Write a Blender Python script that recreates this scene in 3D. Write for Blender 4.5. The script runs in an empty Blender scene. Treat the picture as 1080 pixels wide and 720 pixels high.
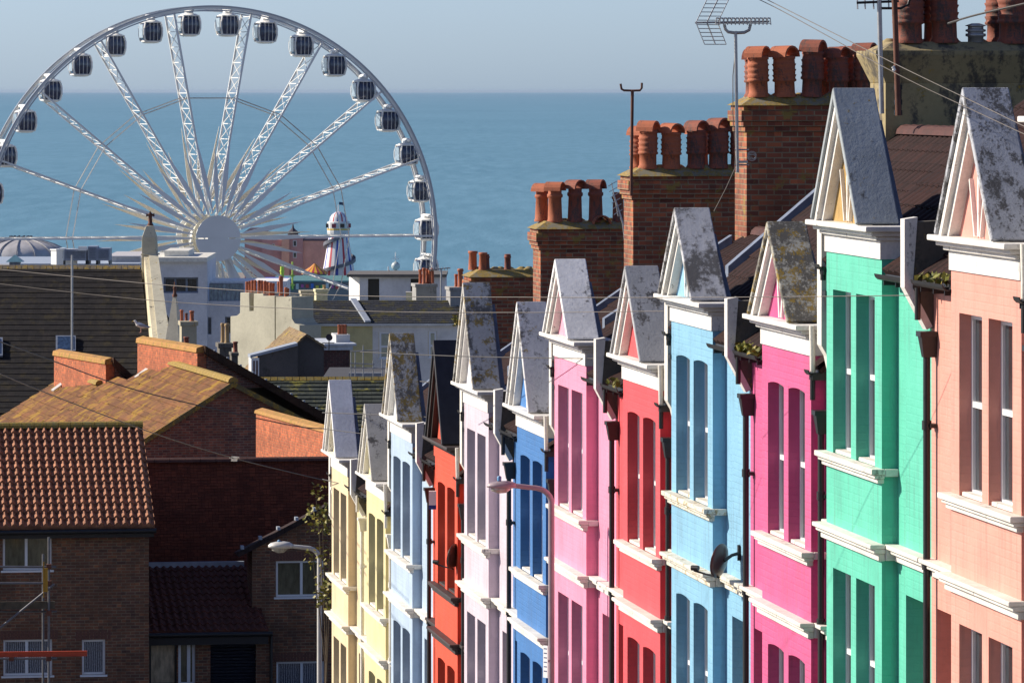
import bpy, bmesh, math, random
from mathutils import Vector, Matrix
random.seed(7)
R = math.radians
FX, CX, HY, CAMZ = 5370.0, 540.0, 96.0, 42.0
scene = bpy.context.scene
COL = scene.collection

# ------------------------------------------------------------------ materials
def newmat(name):
    m = bpy.data.materials.new(name); m.use_nodes = True
    nt = m.node_tree; b = nt.nodes['Principled BSDF']
    return m, nt, b
def nd(nt, t, **kw):
    n = nt.nodes.new(t)
    for k, v in kw.items():
        if k in n.inputs: n.inputs[k].default_value = v
        else: setattr(n, k, v)
    return n
def c4(c): return (c[0], c[1], c[2], 1.0)
def srgb(r, g, b, k=1.0):
    def f(v):
        v /= 255.0
        return (v/12.92 if v <= .04045 else ((v+.055)/1.055)**2.4)*k
    return (f(r), f(g), f(b))
def uvn(nt): return nd(nt, 'ShaderNodeTexCoord').outputs['UV']
def objn(nt): return nd(nt, 'ShaderNodeTexCoord').outputs['Object']
def noise(nt, vec, scale, detail=4, rough=.6):
    n = nd(nt, 'ShaderNodeTexNoise'); n.inputs['Scale'].default_value = scale
    n.inputs['Detail'].default_value = detail; n.inputs['Roughness'].default_value = rough
    nt.links.new(vec, n.inputs['Vector']); return n.outputs['Fac']
def ramp(nt, fac, stops):
    r = nd(nt, 'ShaderNodeValToRGB'); e = r.color_ramp.elements
    while len(e) < len(stops): e.new(.5)
    for i, (p, c) in enumerate(stops):
        e[i].position = p; e[i].color = c4(c) if len(c) == 3 else c
    nt.links.new(fac, r.inputs[0]); return r.outputs[0]
def mix(nt, fac, a, b, mode='MIX'):
    m = nd(nt, 'ShaderNodeMix'); m.data_type = 'RGBA'; m.blend_type = mode
    for s, v in ((m.inputs[0], fac), (m.inputs[6], a), (m.inputs[7], b)):
        if hasattr(v, 'links'): nt.links.new(v, s)
        elif isinstance(v, (int, float)): s.default_value = v
        else: s.default_value = c4(v)
    return m.outputs[2]
def bump(nt, bsdf, h, strength=.5, dist=.01):
    b = nd(nt, 'ShaderNodeBump'); b.inputs['Strength'].default_value = strength
    b.inputs['Distance'].default_value = dist
    nt.links.new(h, b.inputs['Height']); nt.links.new(b.outputs[0], bsdf.inputs['Normal'])
def mathn(nt, op, a, b):
    m = nd(nt, 'ShaderNodeMath'); m.operation = op
    for s, v in ((m.inputs[0], a), (m.inputs[1], b)):
        if hasattr(v, 'links'): nt.links.new(v, s)
        else: s.default_value = v
    return m.outputs[0]
def stretch(nt, vec, sx, sy, sz):
    m = nd(nt, 'ShaderNodeMapping'); m.inputs['Scale'].default_value = (sx, sy, sz)
    nt.links.new(vec, m.inputs['Vector']); return m.outputs[0]
_cache = {}
def cached(f):
    def g(*a):
        k = (f.__name__,)+a
        if k not in _cache: _cache[k] = f(*a)
        return _cache[k]
    return g
def bricktex(nt, vec, bw=.225, rh=.075, mortar=.011, c1=(.3,.1,.06), c2=(.2,.07,.05), cm=(.3,.26,.2), bias=0.0):
    b = nd(nt, 'ShaderNodeTexBrick'); b.offset = .5
    for k, v in (('Color1', c4(c1)), ('Color2', c4(c2)), ('Mortar', c4(cm)), ('Scale', 1.0), ('Mortar Size', mortar),
                 ('Mortar Smooth', .3), ('Bias', bias), ('Brick Width', bw), ('Row Height', rh)): b.inputs[k].default_value = v
    nt.links.new(vec, b.inputs['Vector']); return b
@cached
def painted(name, col, rough=.6, relief=.6, dirt=.35, joints=.4):
    "painted brickwork: faint courses, patchy paint, rain streaks"
    m, nt, b = newmat(name); uv = uvn(nt)
    br = bricktex(nt, uv, .225, .078, .010, (1,1,1), (.97,.97,.97), (.86,.86,.86))
    n1 = noise(nt, uv, 1.6, 5); n2 = noise(nt, stretch(nt, uv, 7, .5, 1), 1.5, 4); n3 = noise(nt, uv, 14, 5, .7)
    dark = tuple(c*.72+.01 for c in col); lite = tuple(min(1, c*1.12+.02) for c in col)
    base = ramp(nt, n1, [(.3, dark), (.5, col), (.72, lite)])
    base = mix(nt, .55, col, base)
    st = ramp(nt, n2, [(.52, (0,0,0)), (.80, (1,1,1))])
    f = mathn(nt, 'MULTIPLY', st, dirt)
    base = mix(nt, f, base, tuple(c*.45+.05 for c in col))
    sp = ramp(nt, n3, [(.68, (0,0,0)), (.76, (1,1,1))])
    base = mix(nt, mathn(nt, 'MULTIPLY', sp, dirt*.6), base, tuple(c*.5+.1 for c in col))
    mask = ramp(nt, noise(nt, uv, .9, 5, .7), [(.38, (0,0,0)), (.62, (1,1,1))])
    base = mix(nt, mathn(nt, 'MULTIPLY', mask, joints), base, br.outputs['Color'], 'MULTIPLY')
    nt.links.new(base, b.inputs['Base Color']); b.inputs['Roughness'].default_value = rough
    h = mathn(nt, 'ADD', mathn(nt, 'MULTIPLY', mathn(nt, 'MULTIPLY', br.outputs['Fac'], -.8), mask), mathn(nt, 'MULTIPLY', n3, 1.1))
    bump(nt, b, h, relief, .012); return m
@cached
def render_mat(name, col, moss=0.0, black=0.0, scale=5.0, rough=.85):
    "stucco / cement with lichen and soot in patches"
    m, nt, b = newmat(name); o = objn(nt)
    n1 = noise(nt, o, scale*.5, 6, .65); n2 = noise(nt, stretch(nt, o, 1, 1, .35), scale, 6, .7); n3 = noise(nt, o, scale*6, 4, .7); n4 = noise(nt, o, scale*.9+1.3, 5, .7)
    base = ramp(nt, n1, [(.3, tuple(c*.8 for c in col)), (.5, col), (.7, tuple(min(1, c*1.18) for c in col))])
    base = mix(nt, mathn(nt, 'MULTIPLY', ramp(nt, n3, [(.45, (0,0,0)), (.75, (1,1,1))]), .3), base, tuple(c*.5 for c in col))
    if black > 0:
        f = mathn(nt, 'MULTIPLY', ramp(nt, mathn(nt, 'ADD', mathn(nt, 'MULTIPLY', n2, .72), mathn(nt, 'MULTIPLY', n3, .28)), [(.60-.20*black, (0,0,0)), (.66-.17*black, (1,1,1))]), .85)
        base = mix(nt, f, base, (.055, .05, .045))
    if moss > 0:
        f = mathn(nt, 'MULTIPLY', ramp(nt, mathn(nt, 'ADD', mathn(nt, 'MULTIPLY', n4, .7), mathn(nt, 'MULTIPLY', n3, .3)), [(.66-.28*moss, (0,0,0)), (.71-.28*moss, (1,1,1))]), .85)
        mc = ramp(nt, n3, [(.35, (.11,.08,.02)), (.65, (.42,.27,.03))])
        base = mix(nt, f, base, mc)
    nt.links.new(base, b.inputs['Base Color']); b.inputs['Roughness'].default_value = rough
    bump(nt, b, mathn(nt, 'ADD', n3, mathn(nt, 'MULTIPLY', n2, .25)), .4, .010); return m
@cached
def brick(name, c1, c2, cm, moss=0.0, bw=.225, rh=.075):
    m, nt, b = newmat(name); uv = uvn(nt); o = objn(nt)
    br = bricktex(nt, uv, bw, rh, .011, c1, c2, cm)
    # per-brick scatter from a second, blocky noise
    w = nd(nt, 'ShaderNodeTexWhiteNoise'); w.noise_dimensions = '2D'
    sn = nd(nt, 'ShaderNodeVectorMath'); sn.operation = 'SNAP'; sn.inputs[1].default_value = (bw/2, rh, 1)
    nt.links.new(uv, sn.inputs[0]); nt.links.new(sn.outputs[0], w.inputs['Vector'])
    tone = ramp(nt, w.outputs[0], [(0, (.55,.55,.6)), (.3, (.9,.9,.9)), (.75, (1.1,1.0,.95)), (1, (1.5,1.3,1.15))])
    base = mix(nt, .8, br.outputs['Color'], tone, 'MULTIPLY')
    n = noise(nt, o, 1.2, 5); base = mix(nt, mathn(nt, 'MULTIPLY', ramp(nt, n, [(.40,(0,0,0)),(.66,(1,1,1))]), .5), base, tuple(c*.33 for c in c1))
    if moss > 0:
        n4 = noise(nt, o, 3.1, 6, .7)
        base = mix(nt, mathn(nt, 'MULTIPLY', ramp(nt, n4, [(.66-.3*moss,(0,0,0)),(.74-.3*moss,(1,1,1))]), .8), base, (.28,.2,.04))
    nt.links.new(base, b.inputs['Base Color']); b.inputs['Roughness'].default_value = .85
    bump(nt, b, mathn(nt, 'ADD', mathn(nt, 'MULTIPLY', br.outputs['Fac'], -1.0), mathn(nt, 'MULTIPLY', noise(nt, uv, 30, 3), .6)), .6, .012)
    return m
@cached
def tile(name, c1, c2, w, h, moss=0.0, mosscol=(.28,.22,.03), rough=.75, joint=.008):
    m, nt, b = newmat(name); uv = uvn(nt); o = objn(nt)
    br = bricktex(nt, uv, w, h, joint, c1, c2, tuple(c*.35 for c in c1))
    w2 = nd(nt, 'ShaderNodeTexWhiteNoise'); w2.noise_dimensions = '2D'
    sn = nd(nt, 'ShaderNodeVectorMath'); sn.operation = 'SNAP'; sn.inputs[1].default_value = (w, h, 1)
    nt.links.new(uv, sn.inputs[0]); nt.links.new(sn.outputs[0], w2.inputs['Vector'])
    base = mix(nt, .7, br.outputs['Color'], ramp(nt, w2.outputs[0], [(0,(.65,.65,.7)),(.5,(1,1,1)),(1,(1.3,1.22,1.15))]), 'MULTIPLY')
    n = noise(nt, o, 2.2, 6, .7); base = mix(nt, mathn(nt, 'MULTIPLY', ramp(nt, n, [(.42,(0,0,0)),(.72,(1,1,1))]), .5), base, tuple(c*.4 for c in c1))
    if moss > 0:
        n4 = noise(nt, o, 1.7, 7, .75)
        base = mix(nt, mathn(nt, 'MULTIPLY', ramp(nt, n4, [(.68-.3*moss,(0,0,0)),(.78-.3*moss,(1,1,1))]), .85), base, mosscol)
    nt.links.new(base, b.inputs['Base Color']); b.inputs['Roughness'].default_value = rough; b.inputs['Specular IOR Level'].default_value = .2
    bump(nt, b, mathn(nt, 'ADD', mathn(nt, 'MULTIPLY', br.outputs['Fac'], -1.0), noise(nt, o, 25, 4)), .5, .01)
    return m
@cached
def plain(name, col, rough=.5, metal=0.0, var=.15, scale=6.0):
    m, nt, b = newmat(name); o = objn(nt)
    n = noise(nt, o, scale, 4, .6)
    nt.links.new(ramp(nt, n, [(.3, tuple(c*(1-var) for c in col)), (.7, tuple(min(1, c*(1+var)) for c in col))]), b.inputs['Base Color'])
    b.inputs['Roughness'].default_value = rough; b.inputs['Metallic'].default_value = metal
    return m
@cached
def glass(name, col, rough=.06):
    m, nt, b = newmat(name); o = objn(nt)
    n = noise(nt, stretch(nt, o, 5, 5, 1.5), 2.0, 3)
    nt.links.new(ramp(nt, n, [(.35, tuple(c*.6 for c in col)), (.65, tuple(c*1.4 for c in col))]), b.inputs['Base Color'])
    b.inputs['Roughness'].default_value = rough; b.inputs['Specular IOR Level'].default_value = .8
    return m
@cached
def lace(name):
    "net curtain seen behind a pane"
    m, nt, b = newmat(name); uv = uvn(nt)
    w = nd(nt, 'ShaderNodeTexWave'); w.bands_direction = 'X'; w.inputs['Scale'].default_value = 7; w.inputs['Distortion'].default_value = 3; w.inputs['Detail'].default_value = 3
    nt.links.new(uv, w.inputs['Vector'])
    n = noise(nt, uv, 22, 3)
    nt.links.new(ramp(nt, mathn(nt, 'MULTIPLY', w.outputs['Fac'], n), [(.1, (.03,.035,.05)), (.5, (.36,.38,.42))]), b.inputs['Base Color'])
    b.inputs['Roughness'].default_value = .15; return m

WHITE = srgb(250,246,236,.82)
M = dict(
  trim=render_mat('white_stucco', (.72,.70,.66), .0, .06, 4, .75),
  trim_d=render_mat('weathered_white_stucco', (.72,.69,.62), .10, .03, 3, .8),
  coping=render_mat('lichen_coping', (.42,.40,.34), .55, .2, 5),
  black=plain('black_iron', (.012,.012,.013), .45),
  soot=render_mat('sooty_party_wall', (.11,.095,.075), .25, .5, 4),
  cement=render_mat('weathered_cement', (.34,.34,.34), .1, .25, 5),
  lead=plain('lead_sheet', (.16,.19,.25), .5, .0, .25),
  upvc=plain('white_window_paint', (.82,.83,.83), .35, 0, .04),
  pane=glass('dark_pane', (.03,.035,.04)),
  room=glass('reflecting_pane', (.07,.075,.05), .1),
  lace=lace('net_curtain_pane'),
  terra=render_mat('terracotta_pot', (.40,.115,.05), .10, .28, 7, .8),
  terra_d=render_mat('sooty_terracotta', (.25,.07,.04), .08, .5, 7, .8),
  stackbrick=brick('chimney_brick', (.40,.12,.05), (.17,.052,.032), (.27,.21,.13), .28),
  stackrender=render_mat('chimney_render', (.31,.25,.125), .28, .5, 2.2),
  flaunch=render_mat('mossy_flaunching', (.22,.20,.14), .78, .25, 5),
  roofred=tile('dark_red_roof_tiles', (.034,.012,.010), (.023,.009,.008), .26, .34, .1, (.1,.08,.03)),
  ridge=plain('ridge_tile', (.065,.018,.014), .8, 0, .3),
  galv=plain('galvanised_steel', (.42,.42,.42), .4, .6, .15),
  rust=plain('rusty_steel', (.13,.05,.03), .8, 0, .4),
  brown=plain('brown_plastic', (.045,.022,.018), .35),
  door=plain('door_paint', (.05,.09,.12), .3),
  wheel=plain('white_painted_steel', (.82,.82,.79), .35, 0, .05, .4),
  wheelblue=plain('blue_grey_rim_steel', (.46,.49,.53), .35, .0, .1, .4),
  cabglass=glass('cabin_glass', (.03,.045,.095), .12),
  cabglass2=glass('cabin_end_glass', (.30,.38,.45), .12),
  wire=plain('cable_sheath', (.06,.055,.05), .6),
  wirel=plain('pale_cable_sheath', (.13,.11,.095), .6),
)

# ------------------------------------------------------------------ mesh builder
class MB:
    def __init__(s): s.v = []; s.f = []; s.sm = []
    def add(s, vs, fs, smooth=False):
        n = len(s.v); s.v += [tuple(v) for v in vs]
        for f in fs: s.f.append(tuple(i+n for i in f)); s.sm.append(smooth)
        return s
    def box(s, x0, x1, y0, y1, z0, z1):
        if x0 > x1: x0, x1 = x1, x0
        if y0 > y1: y0, y1 = y1, y0
        if z0 > z1: z0, z1 = z1, z0
        vs = [(x,y,z) for z in (z0,z1) for y in (y0,y1) for x in (x0,x1)]
        return s.add(vs, [(0,2,3,1),(4,5,7,6),(0,1,5,4),(2,6,7,3),(0,4,6,2),(1,3,7,5)])
    def quad(s, a, b, c, d): return s.add([a,b,c,d], [(0,1,2,3)])
    def poly(s, pts): return s.add(pts, [tuple(range(len(pts)))])
    def prism(s, pts, off):
        "extrude polygon pts (3d) by offset vector"
        n = len(pts); o = Vector(off)
        vs = [Vector(p) for p in pts]+[Vector(p)+o for p in pts]
        fs = [tuple(range(n-1,-1,-1)), tuple(range(n,2*n))]+[(i,(i+1)%n,(i+1)%n+n,i+n) for i in range(n)]
        return s.add(vs, fs)
    def hexa(s, b4, t4):
        vs = list(b4)+list(t4)
        return s.add(vs, [(3,2,1,0),(4,5,6,7)]+[(i,(i+1)%4,(i+1)%4+4,i+4) for i in range(4)])
    def tube(s, pts, r, n=8, caps=True, r1=None):
        pts = [Vector(p) for p in pts]; rings = []; m = len(pts)
        prev = None
        for i, p in enumerate(pts):
            d = (pts[min(i+1,m-1)]-pts[max(i-1,0)]).normalized()
            if prev is None:
                a = Vector((0,0,1)) if abs(d.z) < .9 else Vector((1,0,0))
                u = d.cross(a).normalized()
            else:
                u = (prev-d*prev.dot(d)).normalized()
            prev = u; w = d.cross(u)
            rr = r if r1 is None else r+(r1-r)*i/(m-1)
            rings.append([p+(u*math.cos(2*math.pi*k/n)+w*math.sin(2*math.pi*k/n))*rr for k in range(n)])
        vs = [q for ring in rings for q in ring]; fs = []
        for i in range(m-1):
            for k in range(n):
                fs.append((i*n+k, i*n+(k+1)%n, (i+1)*n+(k+1)%n, (i+1)*n+k))
        s.add(vs, fs, n > 5)
        if caps:
            s.add(rings[0], [tuple(range(n))[::-1]]); s.add(rings[-1], [tuple(range(n))])
        return s
    def lathe(s, prof, c=(0,0,0), n=14, ax=None, smooth=True, a0=0.0):
        "prof: (r, z) list, about z through c"
        vs = []; fs = []; m = len(prof)
        for r, z in prof:
            for k in range(n):
                t = a0+2*math.pi*k/n; vs.append((c[0]+r*math.cos(t), c[1]+r*math.sin(t), c[2]+z))
        for i in range(m-1):
            for k in range(n):
                fs.append((i*n+k, i*n+(k+1)%n, (i+1)*n+(k+1)%n, (i+1)*n+k))
        s.add(vs, fs, smooth)
        s.add(vs[:n], [tuple(range(n))[::-1]]); s.add(vs[-n:], [tuple(range(n))]); return s
    def bar(s, a, b, w, h=None):
        "rectangular bar between two points"
        a = Vector(a); b = Vector(b); h = h or w; d = (b-a).normalized()
        up = Vector((0,0,1)) if abs(d.z) < .95 else Vector((0,1,0))
        u = d.cross(up).normalized()*w/2; v = u.cross(d).normalized()*h/2
        return s.hexa([a-u-v,a+u-v,a+u+v,a-u+v],[b-u-v,b+u-v,b+u+v,b-u+v])
    def build(s, name, mat, parent=None, loc=None, bev=0.0, smooth=None):
        me = bpy.data.meshes.new(name); me.from_pydata(s.v, [], s.f)
        me.polygons.foreach_set('use_smooth', s.sm if smooth is None else [smooth]*len(s.f))
        bm = bmesh.new(); bm.from_mesh(me); bmesh.ops.recalc_face_normals(bm, faces=bm.faces)
        uvl = bm.loops.layers.uv.new('UVMap')
        for f in bm.faces:
            n = f.normal; ax, ay, az = abs(n.x), abs(n.y), abs(n.z)
            if az > .98:
                for l in f.loops: l[uvl].uv = (l.vert.co.x, l.vert.co.y)
            elif ax > ay:
                k = 1/max(.2, math.sqrt(max(0, 1-n.z*n.z)))
                for l in f.loops: l[uvl].uv = (l.vert.co.y, l.vert.co.z*k)
            else:
                k = 1/max(.2, math.sqrt(max(0, 1-n.z*n.z)))
                for l in f.loops: l[uvl].uv = (l.vert.co.x, l.vert.co.z*k)
        bm.to_mesh(me); bm.free()
        me.materials.append(mat)
        o = bpy.data.objects.new(name, me); COL.objects.link(o)
        if parent: o.parent = parent
        if loc: o.location = loc
        if bev:
            b = o.modifiers.new('bevel', 'BEVEL'); b.width = bev; b.segments = 2; b.limit_method = 'ANGLE'
        return o

def tag(o, label=None, cat=None, group=None, kind=None):
    if label: o['label'] = label
    if cat: o['category'] = cat
    if group: o['group'] = group
    if kind: o['kind'] = kind
    elif label: o['kind'] = 'thing'
    return o
def empty(name, loc=(0,0,0), rz=0.0, label=None, cat=None, group=None):
    o = bpy.data.objects.new(name, None); COL.objects.link(o); o.empty_display_size = .2
    o.location = loc; o.rotation_euler = (0,0,rz); return tag(o, label, cat, group)
def copy_tree(o, parent=None):
    c = o.copy(); COL.objects.link(c)
    if parent: c.parent = parent
    for ch in list(o.children): copy_tree(ch, c)
    return c
def at(px, py, Y): return Vector(((px-CX)/FX*Y, Y, CAMZ-(py-HY)/FX*Y))
def Lp(px, py, Y, o): return at(px, py, Y)-Vector(o)

class Frame:
    "a vertical-axis frame on the ground; turns picture directions into local metres"
    def __init__(s, px, Y, z, th): 
        s.o = Vector(((px-CX)/FX*Y, Y, z)); s.th = th; s.c = math.cos(th); s.s = math.sin(th)
    def loc(s, px, py, b=0.0):
        kx = (px-CX)/FX; kz = -(py-HY)/FX
        t = (b+s.c*s.o.y-s.s*s.o.x)/(s.c-s.s*kx)
        return Vector((s.c*(t*kx-s.o.x)+s.s*(t-s.o.y), b, CAMZ+t*kz-s.o.z))
    def a(s, px, b=0.0): return s.loc(px, 96, b).x
    def z(s, px, py, b=0.0): return s.loc(px, py, b).z
    def empty(s, name, label, cat, group=None): return empty(name, s.o, s.th, label, cat, group)

def wall(mb, x0, x1, z0, z1, y0, y1, holes=(), back=True, top=True):
    "slab with rectangular holes (x0,x1,z0,z1), reveals included"
    xs = sorted(set([x0,x1]+[h[0] for h in holes]+[h[1] for h in holes]))
    zs = sorted(set([z0,z1]+[h[2] for h in holes]+[h[3] for h in holes]))
    xs = [x for x in xs if x0-1e-6 <= x <= x1+1e-6]; zs = [z for z in zs if z0-1e-6 <= z <= z1+1e-6]
    for i in range(len(xs)-1):
        for j in range(len(zs)-1):
            cx, cz = (xs[i]+xs[i+1])/2, (zs[j]+zs[j+1])/2
            if any(h[0] < cx < h[1] and h[2] < cz < h[3] for h in holes): continue
            mb.quad((xs[i],y0,zs[j]),(xs[i+1],y0,zs[j]),(xs[i+1],y0,zs[j+1]),(xs[i],y0,zs[j+1]))
            if back: mb.quad((xs[i],y1,zs[j]),(xs[i],y1,zs[j+1]),(xs[i+1],y1,zs[j+1]),(xs[i+1],y1,zs[j]))
    for h in holes:
        a,b,c,d = max(h[0],x0),min(h[1],x1),max(h[2],z0),min(h[3],z1)
        mb.quad((a,y0,c),(a,y0,d),(a,y1,d),(a,y1,c)); mb.quad((b,y0,c),(b,y1,c),(b,y1,d),(b,y0,d))
        mb.quad((a,y0,c),(a,y1,c),(b,y1,c),(b,y0,c)); mb.quad((a,y0,d),(b,y0,d),(b,y1,d),(a,y1,d))
    mb.quad((x0,y0,z0),(x0,y1,z0),(x0,y1,z1),(x0,y0,z1)); mb.quad((x1,y0,z0),(x1,y0,z1),(x1,y1,z1),(x1,y1,z0))
    if top: mb.quad((x0,y0,z1),(x1,y0,z1),(x1,y1,z1),(x0,y1,z1))
    mb.quad((x0,y0,z0),(x1,y0,z0),(x1,y1,z0),(x0,y1,z0))

def tileroof(mb, e0, e1, r1, r0, rows, cols, kind='roll', amp=.03, lip=.02, sub=6, jit=0.0, sag=0.0):
    "tiled slope: e0,e1 eave ends, r0,r1 ridge ends. Real rolls and course steps."
    e0,e1,r0,r1 = map(Vector,(e0,e1,r0,r1))
    nrm = (e1-e0).cross(r0-e0).normalized()
    if nrm.z < 0: nrm = -nrm
    nx = cols*sub if kind == 'roll' else cols
    rnd = random.Random(11)
    vs = []; fs = []; W = nx+1
    ts = []
    for j in range(rows):
        ts.append((j/rows, lip)); ts.append(((j+1)/rows, 0.0))
    for (t, h) in ts:
        row = int(t*rows+.001)
        for i in range(W):
            u = i/nx
            p = (e0.lerp(e1, u)).lerp(r0.lerp(r1, u), t)
            hh = h
            if kind == 'roll':
                ph = (i % sub)/sub
                hh += amp*(.5+.5*math.sin(2*math.pi*ph)) if ph < .75 else amp*.1
            if jit: hh += rnd.uniform(0, jit)*(1 if h else 0)
            hh -= sag*math.sin(math.pi*u)*(.3+.7*t)
            vs.append(p+nrm*hh)
    for j in range(len(ts)-1):
        for i in range(W-1):
            fs.append((j*W+i, j*W+i+1, (j+1)*W+i+1, (j+1)*W+i))
    mb.add(vs, fs, False)
    # front edge closing down and a backing sheet
    d = nrm*.06
    vs2 = [v for v in vs[:W]]+[e0.lerp(e1, i/nx)-d for i in range(W)]
    mb.add(vs2, [(i, i+1, W+i+1, W+i) for i in range(W-1)])
    mb.hexa([e0-d, e1-d, r1-d, r0-d], [e0-d*.2, e1-d*.2, r1-d*.2, r0-d*.2])

def window(parent, x0, x1, z0, z1, y, paned='pane', lights=(.5,), fr=.06, transom=None, frame_mat='upvc', name='window', sill=True, sash=False):
    "window in an opening: frame mesh with the panes as its child; y is the outer face of the frame"
    mb = MB(); d = .06
    mb.box(x0, x1, y, y+d, z1-fr, z1); mb.box(x0, x1, y, y+d, z0, z0+fr)
    mb.box(x0, x0+fr, y, y+d, z0+fr, z1-fr); mb.box(x1-fr, x1, y, y+d, z0+fr, z1-fr)
    for k in lights:
        xm = x0+(x1-x0)*k; mb.box(xm-fr*.6, xm+fr*.6, y-.012, y+d, z0+fr, z1-fr)
    if transom is not None:
        zm = z0+(z1-z0)*transom; mb.box(x0+fr, x1-fr, y-.01 if not sash else y+.001, y+d, zm-fr*.5, zm+fr*.5)
    if sill: mb.box(x0-.05, x1+.05, y-.09, y+d, z0-.05, z0-.001)
    w = mb.build(name, M[frame_mat], parent)
    g = MB(); g.box(x0+fr*.5, x1-fr*.5, y+.03, y+.042, z0+fr*.5, z1-fr*.5); g.build('pane', M[paned], w)
    return w

# ------------------------------------------------------------------ camera, sky, sun
cam_d = bpy.data.cameras.new('camera'); cam = bpy.data.objects.new('camera', cam_d); COL.objects.link(cam)
cam_d.sensor_width = 36; cam_d.lens = FX/1080*36; cam_d.shift_y = (HY-360)/1080.0
cam_d.clip_start = .5; cam_d.clip_end = 600000
cam.location = (0,0,CAMZ); cam.rotation_euler = (R(90),0,0); scene.camera = cam

SUN_EL, SUN_AZ = 30.0, -75.0
w = bpy.data.worlds.new('World'); scene.world = w; w.use_nodes = True
nt = w.node_tree; bg = nt.nodes['Background']
sky = nt.nodes.new('ShaderNodeTexSky'); sky.sky_type = 'NISHITA'; sky.sun_disc = False
sky.sun_elevation = R(SUN_EL); sky.sun_rotation = R(SUN_AZ); sky.altitude = 40
sky.air_density = 1.0; sky.dust_density = .6; sky.ozone_density = 2.5
tcw = nt.nodes.new('ShaderNodeTexCoord'); sxyz = nt.nodes.new('ShaderNodeSeparateXYZ'); nt.links.new(tcw.outputs['Generated'], sxyz.inputs[0])
tint = ramp(nt, sxyz.outputs[2], [(0.0, (.93,1.25,1.20)), (.12, (.90,.83,.58))])
nt.links.new(mix(nt, 1.0, mix(nt, 1.0, sky.outputs[0], tint, 'MULTIPLY'), (1.0,1.0,1.72), 'MULTIPLY'), bg.inputs[0]); bg.inputs[1].default_value = .075
sd = bpy.data.lights.new('sun', 'SUN'); sun = bpy.data.objects.new('sun', sd); COL.objects.link(sun)
sd.energy = 5.0; sd.angle = R(.53); sd.color = (1.0,.90,.76)
az = R(SUN_AZ); sv = Vector((math.sin(az)*math.cos(R(SUN_EL)), math.cos(az)*math.cos(R(SUN_EL)), math.sin(R(SUN_EL))))
sun.rotation_euler = sv.to_track_quat('Z','Y').to_euler(); sun.location = (-60,40,90)
vs_ = scene.view_settings; vs_.view_transform = 'Standard'; vs_.look = 'None'; vs_.gamma = 1; vs_.exposure = 0.47
scene.render.engine = 'CYCLES'

# ------------------------------------------------------------------ the setting: land, street, sea
def sea():
    m, nt, b = newmat('sea_water'); o = objn(nt)
    n1 = noise(nt, stretch(nt, o, .11, .011, 1), 1.0, 5, .65)
    n2 = noise(nt, stretch(nt, o, .0035, .0008, 1), 1.0, 5, .6)
    col = ramp(nt, n2, [(.32, (.086,.215,.295)), (.68, (.118,.262,.350))])
    col = mix(nt, mathn(nt, 'MULTIPLY', ramp(nt, n1, [(.40,(0,0,0)),(.68,(1,1,1))]), .55), col, (.17,.34,.45))
    nt.links.new(col, b.inputs['Base Color'])
    b.inputs['Roughness'].default_value = .42; b.inputs['IOR'].default_value = 1.33
    b.inputs['Specular IOR Level'].default_value = .25
    h = noise(nt, stretch(nt, o, .35, .12, 1), 1.0, 6, .7); bump(nt, b, h, .8, .5)
    mb = MB(); S = 120000
    mb.quad((-60000,470,0),(60000,470,0),(60000,S,0),(-60000,S,0))
    tag(mb.build('sea', m), kind='structure')
sea()
def haze():
    m = bpy.data.materials.new('haze'); m.use_nodes = True; nt = m.node_tree; nt.nodes.clear()
    v = nt.nodes.new('ShaderNodeVolumePrincipled'); v.inputs['Color'].default_value = (.46,.60,.78,1); v.inputs['Density'].default_value = 9e-6; v.inputs['Anisotropy'].default_value = .2
    o = nt.nodes.new('ShaderNodeOutputMaterial'); nt.links.new(v.outputs[0], o.inputs['Volume'])
    mb = MB(); mb.box(-62000,62000,-400,121000,-4,56); tag(mb.build('haze', m), kind='stuff')
haze()
def ground():
    m, nt, b = newmat('town_ground'); o = objn(nt)
    nt.links.new(ramp(nt, noise(nt, o, .3, 6), [(.3,(.07,.07,.065)),(.7,(.13,.125,.11))]), b.inputs['Base Color']); b.inputs['Roughness'].default_value = .9
    prof = [(-120, 44.5), (0, 38.5), (30, 35.6), (49, 33.25), (96, 27.55), (112, 26.6), (150, 26.4), (200, 20), (300, 11), (430, 5.5), (480, 3.0), (520, -2.0)]
    vs = []; fs = []
    xs = [-400,-60,-20,-5,15,60,400]
    for y, z in prof:
        for x in xs: vs.append((x, y, z))
    n = len(xs)
    for j in range(len(prof)-1):
        for i in range(n-1): fs.append((j*n+i, j*n+i+1, (j+1)*n+i+1, (j+1)*n+i))
    mb = MB(); mb.add(vs, fs); tag(mb.build('ground', m), kind='structure')
    # road and pavement along the terrace
    T = Vector((-.1471,1,0)).normalized(); Nn = Vector((1,.1471,0)).normalized()
    def P(Z, off, dz):
        base = Vector((11.17-.1471*Z, Z, 0))+Nn*off
        zz = 33.25-(Z-49)*.1213 if Z > 49 else 33.25+(49-Z)*.1237
        return base+Vector((0,0,zz+dz))
    ma = plain('asphalt', (.05,.05,.052), .9, 0, .3, 2.0); mp = plain('paving_slabs', (.22,.21,.19), .85, 0, .2, 2.0)
    r = MB(); k = MB()
    Zs = [20,49,104]
    for a, b_ in zip(Zs, Zs[1:]):
        r.quad(P(a,-9.0,.02), P(a,-2.0,.02), P(b_,-2.0,.02), P(b_,-9.0,.02))
        k.hexa([P(a,-2.0,-.2),P(a,-.02,-.2),P(b_,-.02,-.2),P(b_,-2.0,-.2)],[P(a,-2.0,.14),P(a,-.02,.14),P(b_,-.02,.14),P(b_,-2.0,.14)])
    tag(r.build('road', ma), kind='structure'); tag(k.build('pavement', mp), kind='structure')
ground()

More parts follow.
